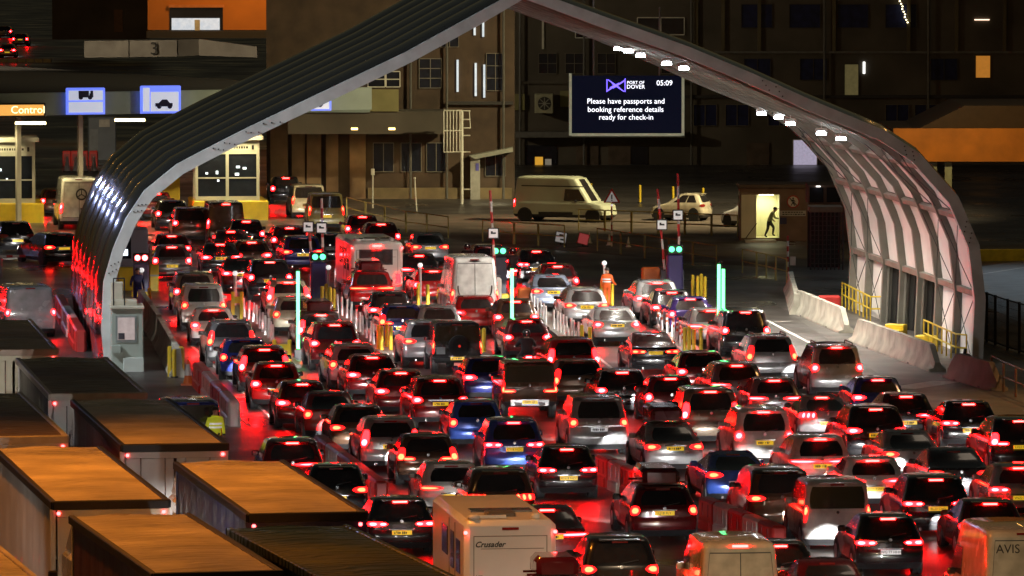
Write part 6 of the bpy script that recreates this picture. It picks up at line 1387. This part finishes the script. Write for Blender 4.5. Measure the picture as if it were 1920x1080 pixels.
def bike(label, rlabel, px, py, z=1.55):
    p = G(px, py, z); p.z = 0; t = thing('motorcycle', label, 'motorcycle', p, HDG, 'motorcycles among the cars')
    for y in (-.55, .95):
        m = MB(); m.bar((-.07, y, .32), (.07, y, .32), .32, 18); w_ = put('wheel', m.mesh('wheel', TYRE, 40), t); m = MB(); m.bar((-.075, y, .32), (.075, y, .32), .18, 12); put('rim', m.mesh('rim', RIM), w_)
    m = MB(); m.cbox(-.14, .14, -.2, .6, .35, .72, .08); m.bar((0, .6, .7), (0, .95, .32), .05, 6); put('engine_frame', m.mesh('engine_frame', TRIM), t)
    m = MB(); m.ball((0, .42, .86), .22, 0, 10, .7); put('fuel_tank', m.mesh('fuel_tank', P['black'], 60), t)
    m = MB(); m.cbox(-.14, .14, -.62, .22, .72, .82, .04); put('seat', m.mesh('seat', TRIM), t)
    m = MB(); m.bar((-.36, .66, 1.04), (.36, .66, 1.04), .02, 6); m.bar((0, .66, 1.04), (0, .75, .7), .03, 6); put('handlebar', m.mesh('handlebar', CHROME), t)
    for sg in (-1, 1): m = MB(); m.cbox(sg * .32 - .12, sg * .32 + .12, -.75, -.25, .42, .78, .05); put('pannier', m.mesh('pannier', P['grey']), t)
    m = MB(); m.cbox(-.11, .11, -.68, -.62, .70, .78, .02); put('tail_light', m.mesh('tail_light', HOT), t)
    m = MB(); m.ball((0, .84, .88), .10, 0, 10); hl = put('headlight', m.mesh('headlight', HLAMP), t); spot('headlight_beam', hl, (0, .96, .88), (R(84), 0, 0), 40, 60, (1, .96, .9), .8, .05)
    person(rlabel, p, HDG, DKC, DKC, 'ride', helmet=True)
bike('motorcycle just ahead of the white high van', 'motorcyclist in a black helmet just ahead of the white high van', 877, 463)
bike('motorcycle right of the middle pair of green lights', 'motorcyclist in a black helmet right of the middle green lights', 962, 472)
bike('added motorcycle, guessed from a bright red lamp below the middle green tube', 'added motorcyclist, guessed, below the middle green tube', 988, 626)  # bike and rider are guessed, added to carry one red lamp

# ------------------------------------------------------------------ high lamp masts (out of frame) that light the lorry park and the footpaths
SOD = mat('sodium_lamp', (.9, .6, .2), .4, 0, .05, 5, emit=(1, .5, .12), es=30)
def mast(label, x, y, h, power, tgt, c=(1, .46, .10), cone=95):
    t = thing('lamp_mast', label, 'lamp mast', (x, y, 0), 0, 'high lamp masts of the port')
    m = MB(); m.bar((0, 0, 0), (0, 0, h), .28, 12, 0, .12); put('pole', m.mesh('pole', STEEL, 40), t)
    m = MB(); m.bar((-1.2, 0, h - .2), (1.2, 0, h - .2), .06, 6); put('crosshead', m.mesh('crosshead', STEEL), t)
    for q in (-1, 1):
        m = MB(); m.cbox(q - .35, q + .35, -.3, .3, h - .5, h - .25, .05); hd = put('lantern', m.mesh('lantern', HOUS), t); m = MB(); m.box(q - .3, q + .3, -.25, .25, h - .53, h - .502); put('lamp_face', m.mesh('lamp_face', SOD), hd)
    d = Vector(tgt) - Vector((x, y, h - .8)); spot('mast_beam', t, (0, 0, h - .8), d.to_track_quat('-Z', 'Y').to_euler(), power, cone, c, .9, .5)
mast('tall sodium lamp mast over the lorry lanes', -19, 150, 30, 25000, (-9, 130, 4), (1, .29, .02), 112)
mast('tall sodium lamp mast by the right footpath', 32, 205, 26, 26000, (20, 207, 0), (1, .50, .16), 42)
mast('added lamp mast brightening the motorhome and vans, out of frame', 16, 92, 30, 40000, (5.5, 139, 1.5), (1, .72, .45), 20)  # made-up mast in place of headlights from behind the motorhome
mast('added yellow lamp mast brightening the numbered parapet, out of frame', -40, 360, 17, 16000, (-20, 393, 7.5), (1, .82, .55), 90)  # added lamp that brightens the parapet and orange building
mast('tall pale lamp mast over the far yard', 30, 318, 26, 75000, (4, 338, 0), (1, .82, .46), 72)
mast('blue-white lamp mast among the left lorry lanes', -34, 285, 13, 1700, (-15, 245, 6), (.42, .52, 1), 120)
mast('blue-white lamp mast beside the left booths', -52, 320, 16, 2600, (-16, 250, 7), (.42, .52, 1), 110)
mast('tall white lamp mast left of the arch', -31, 214, 20, 21000, (-10, 231, 6.5), (.86, .93, 1), 66)
mast('tall white lamp mast beyond the right fence', 36, 285, 24, 9000, (24, 275, 0), (.75, .9, 1), 70)
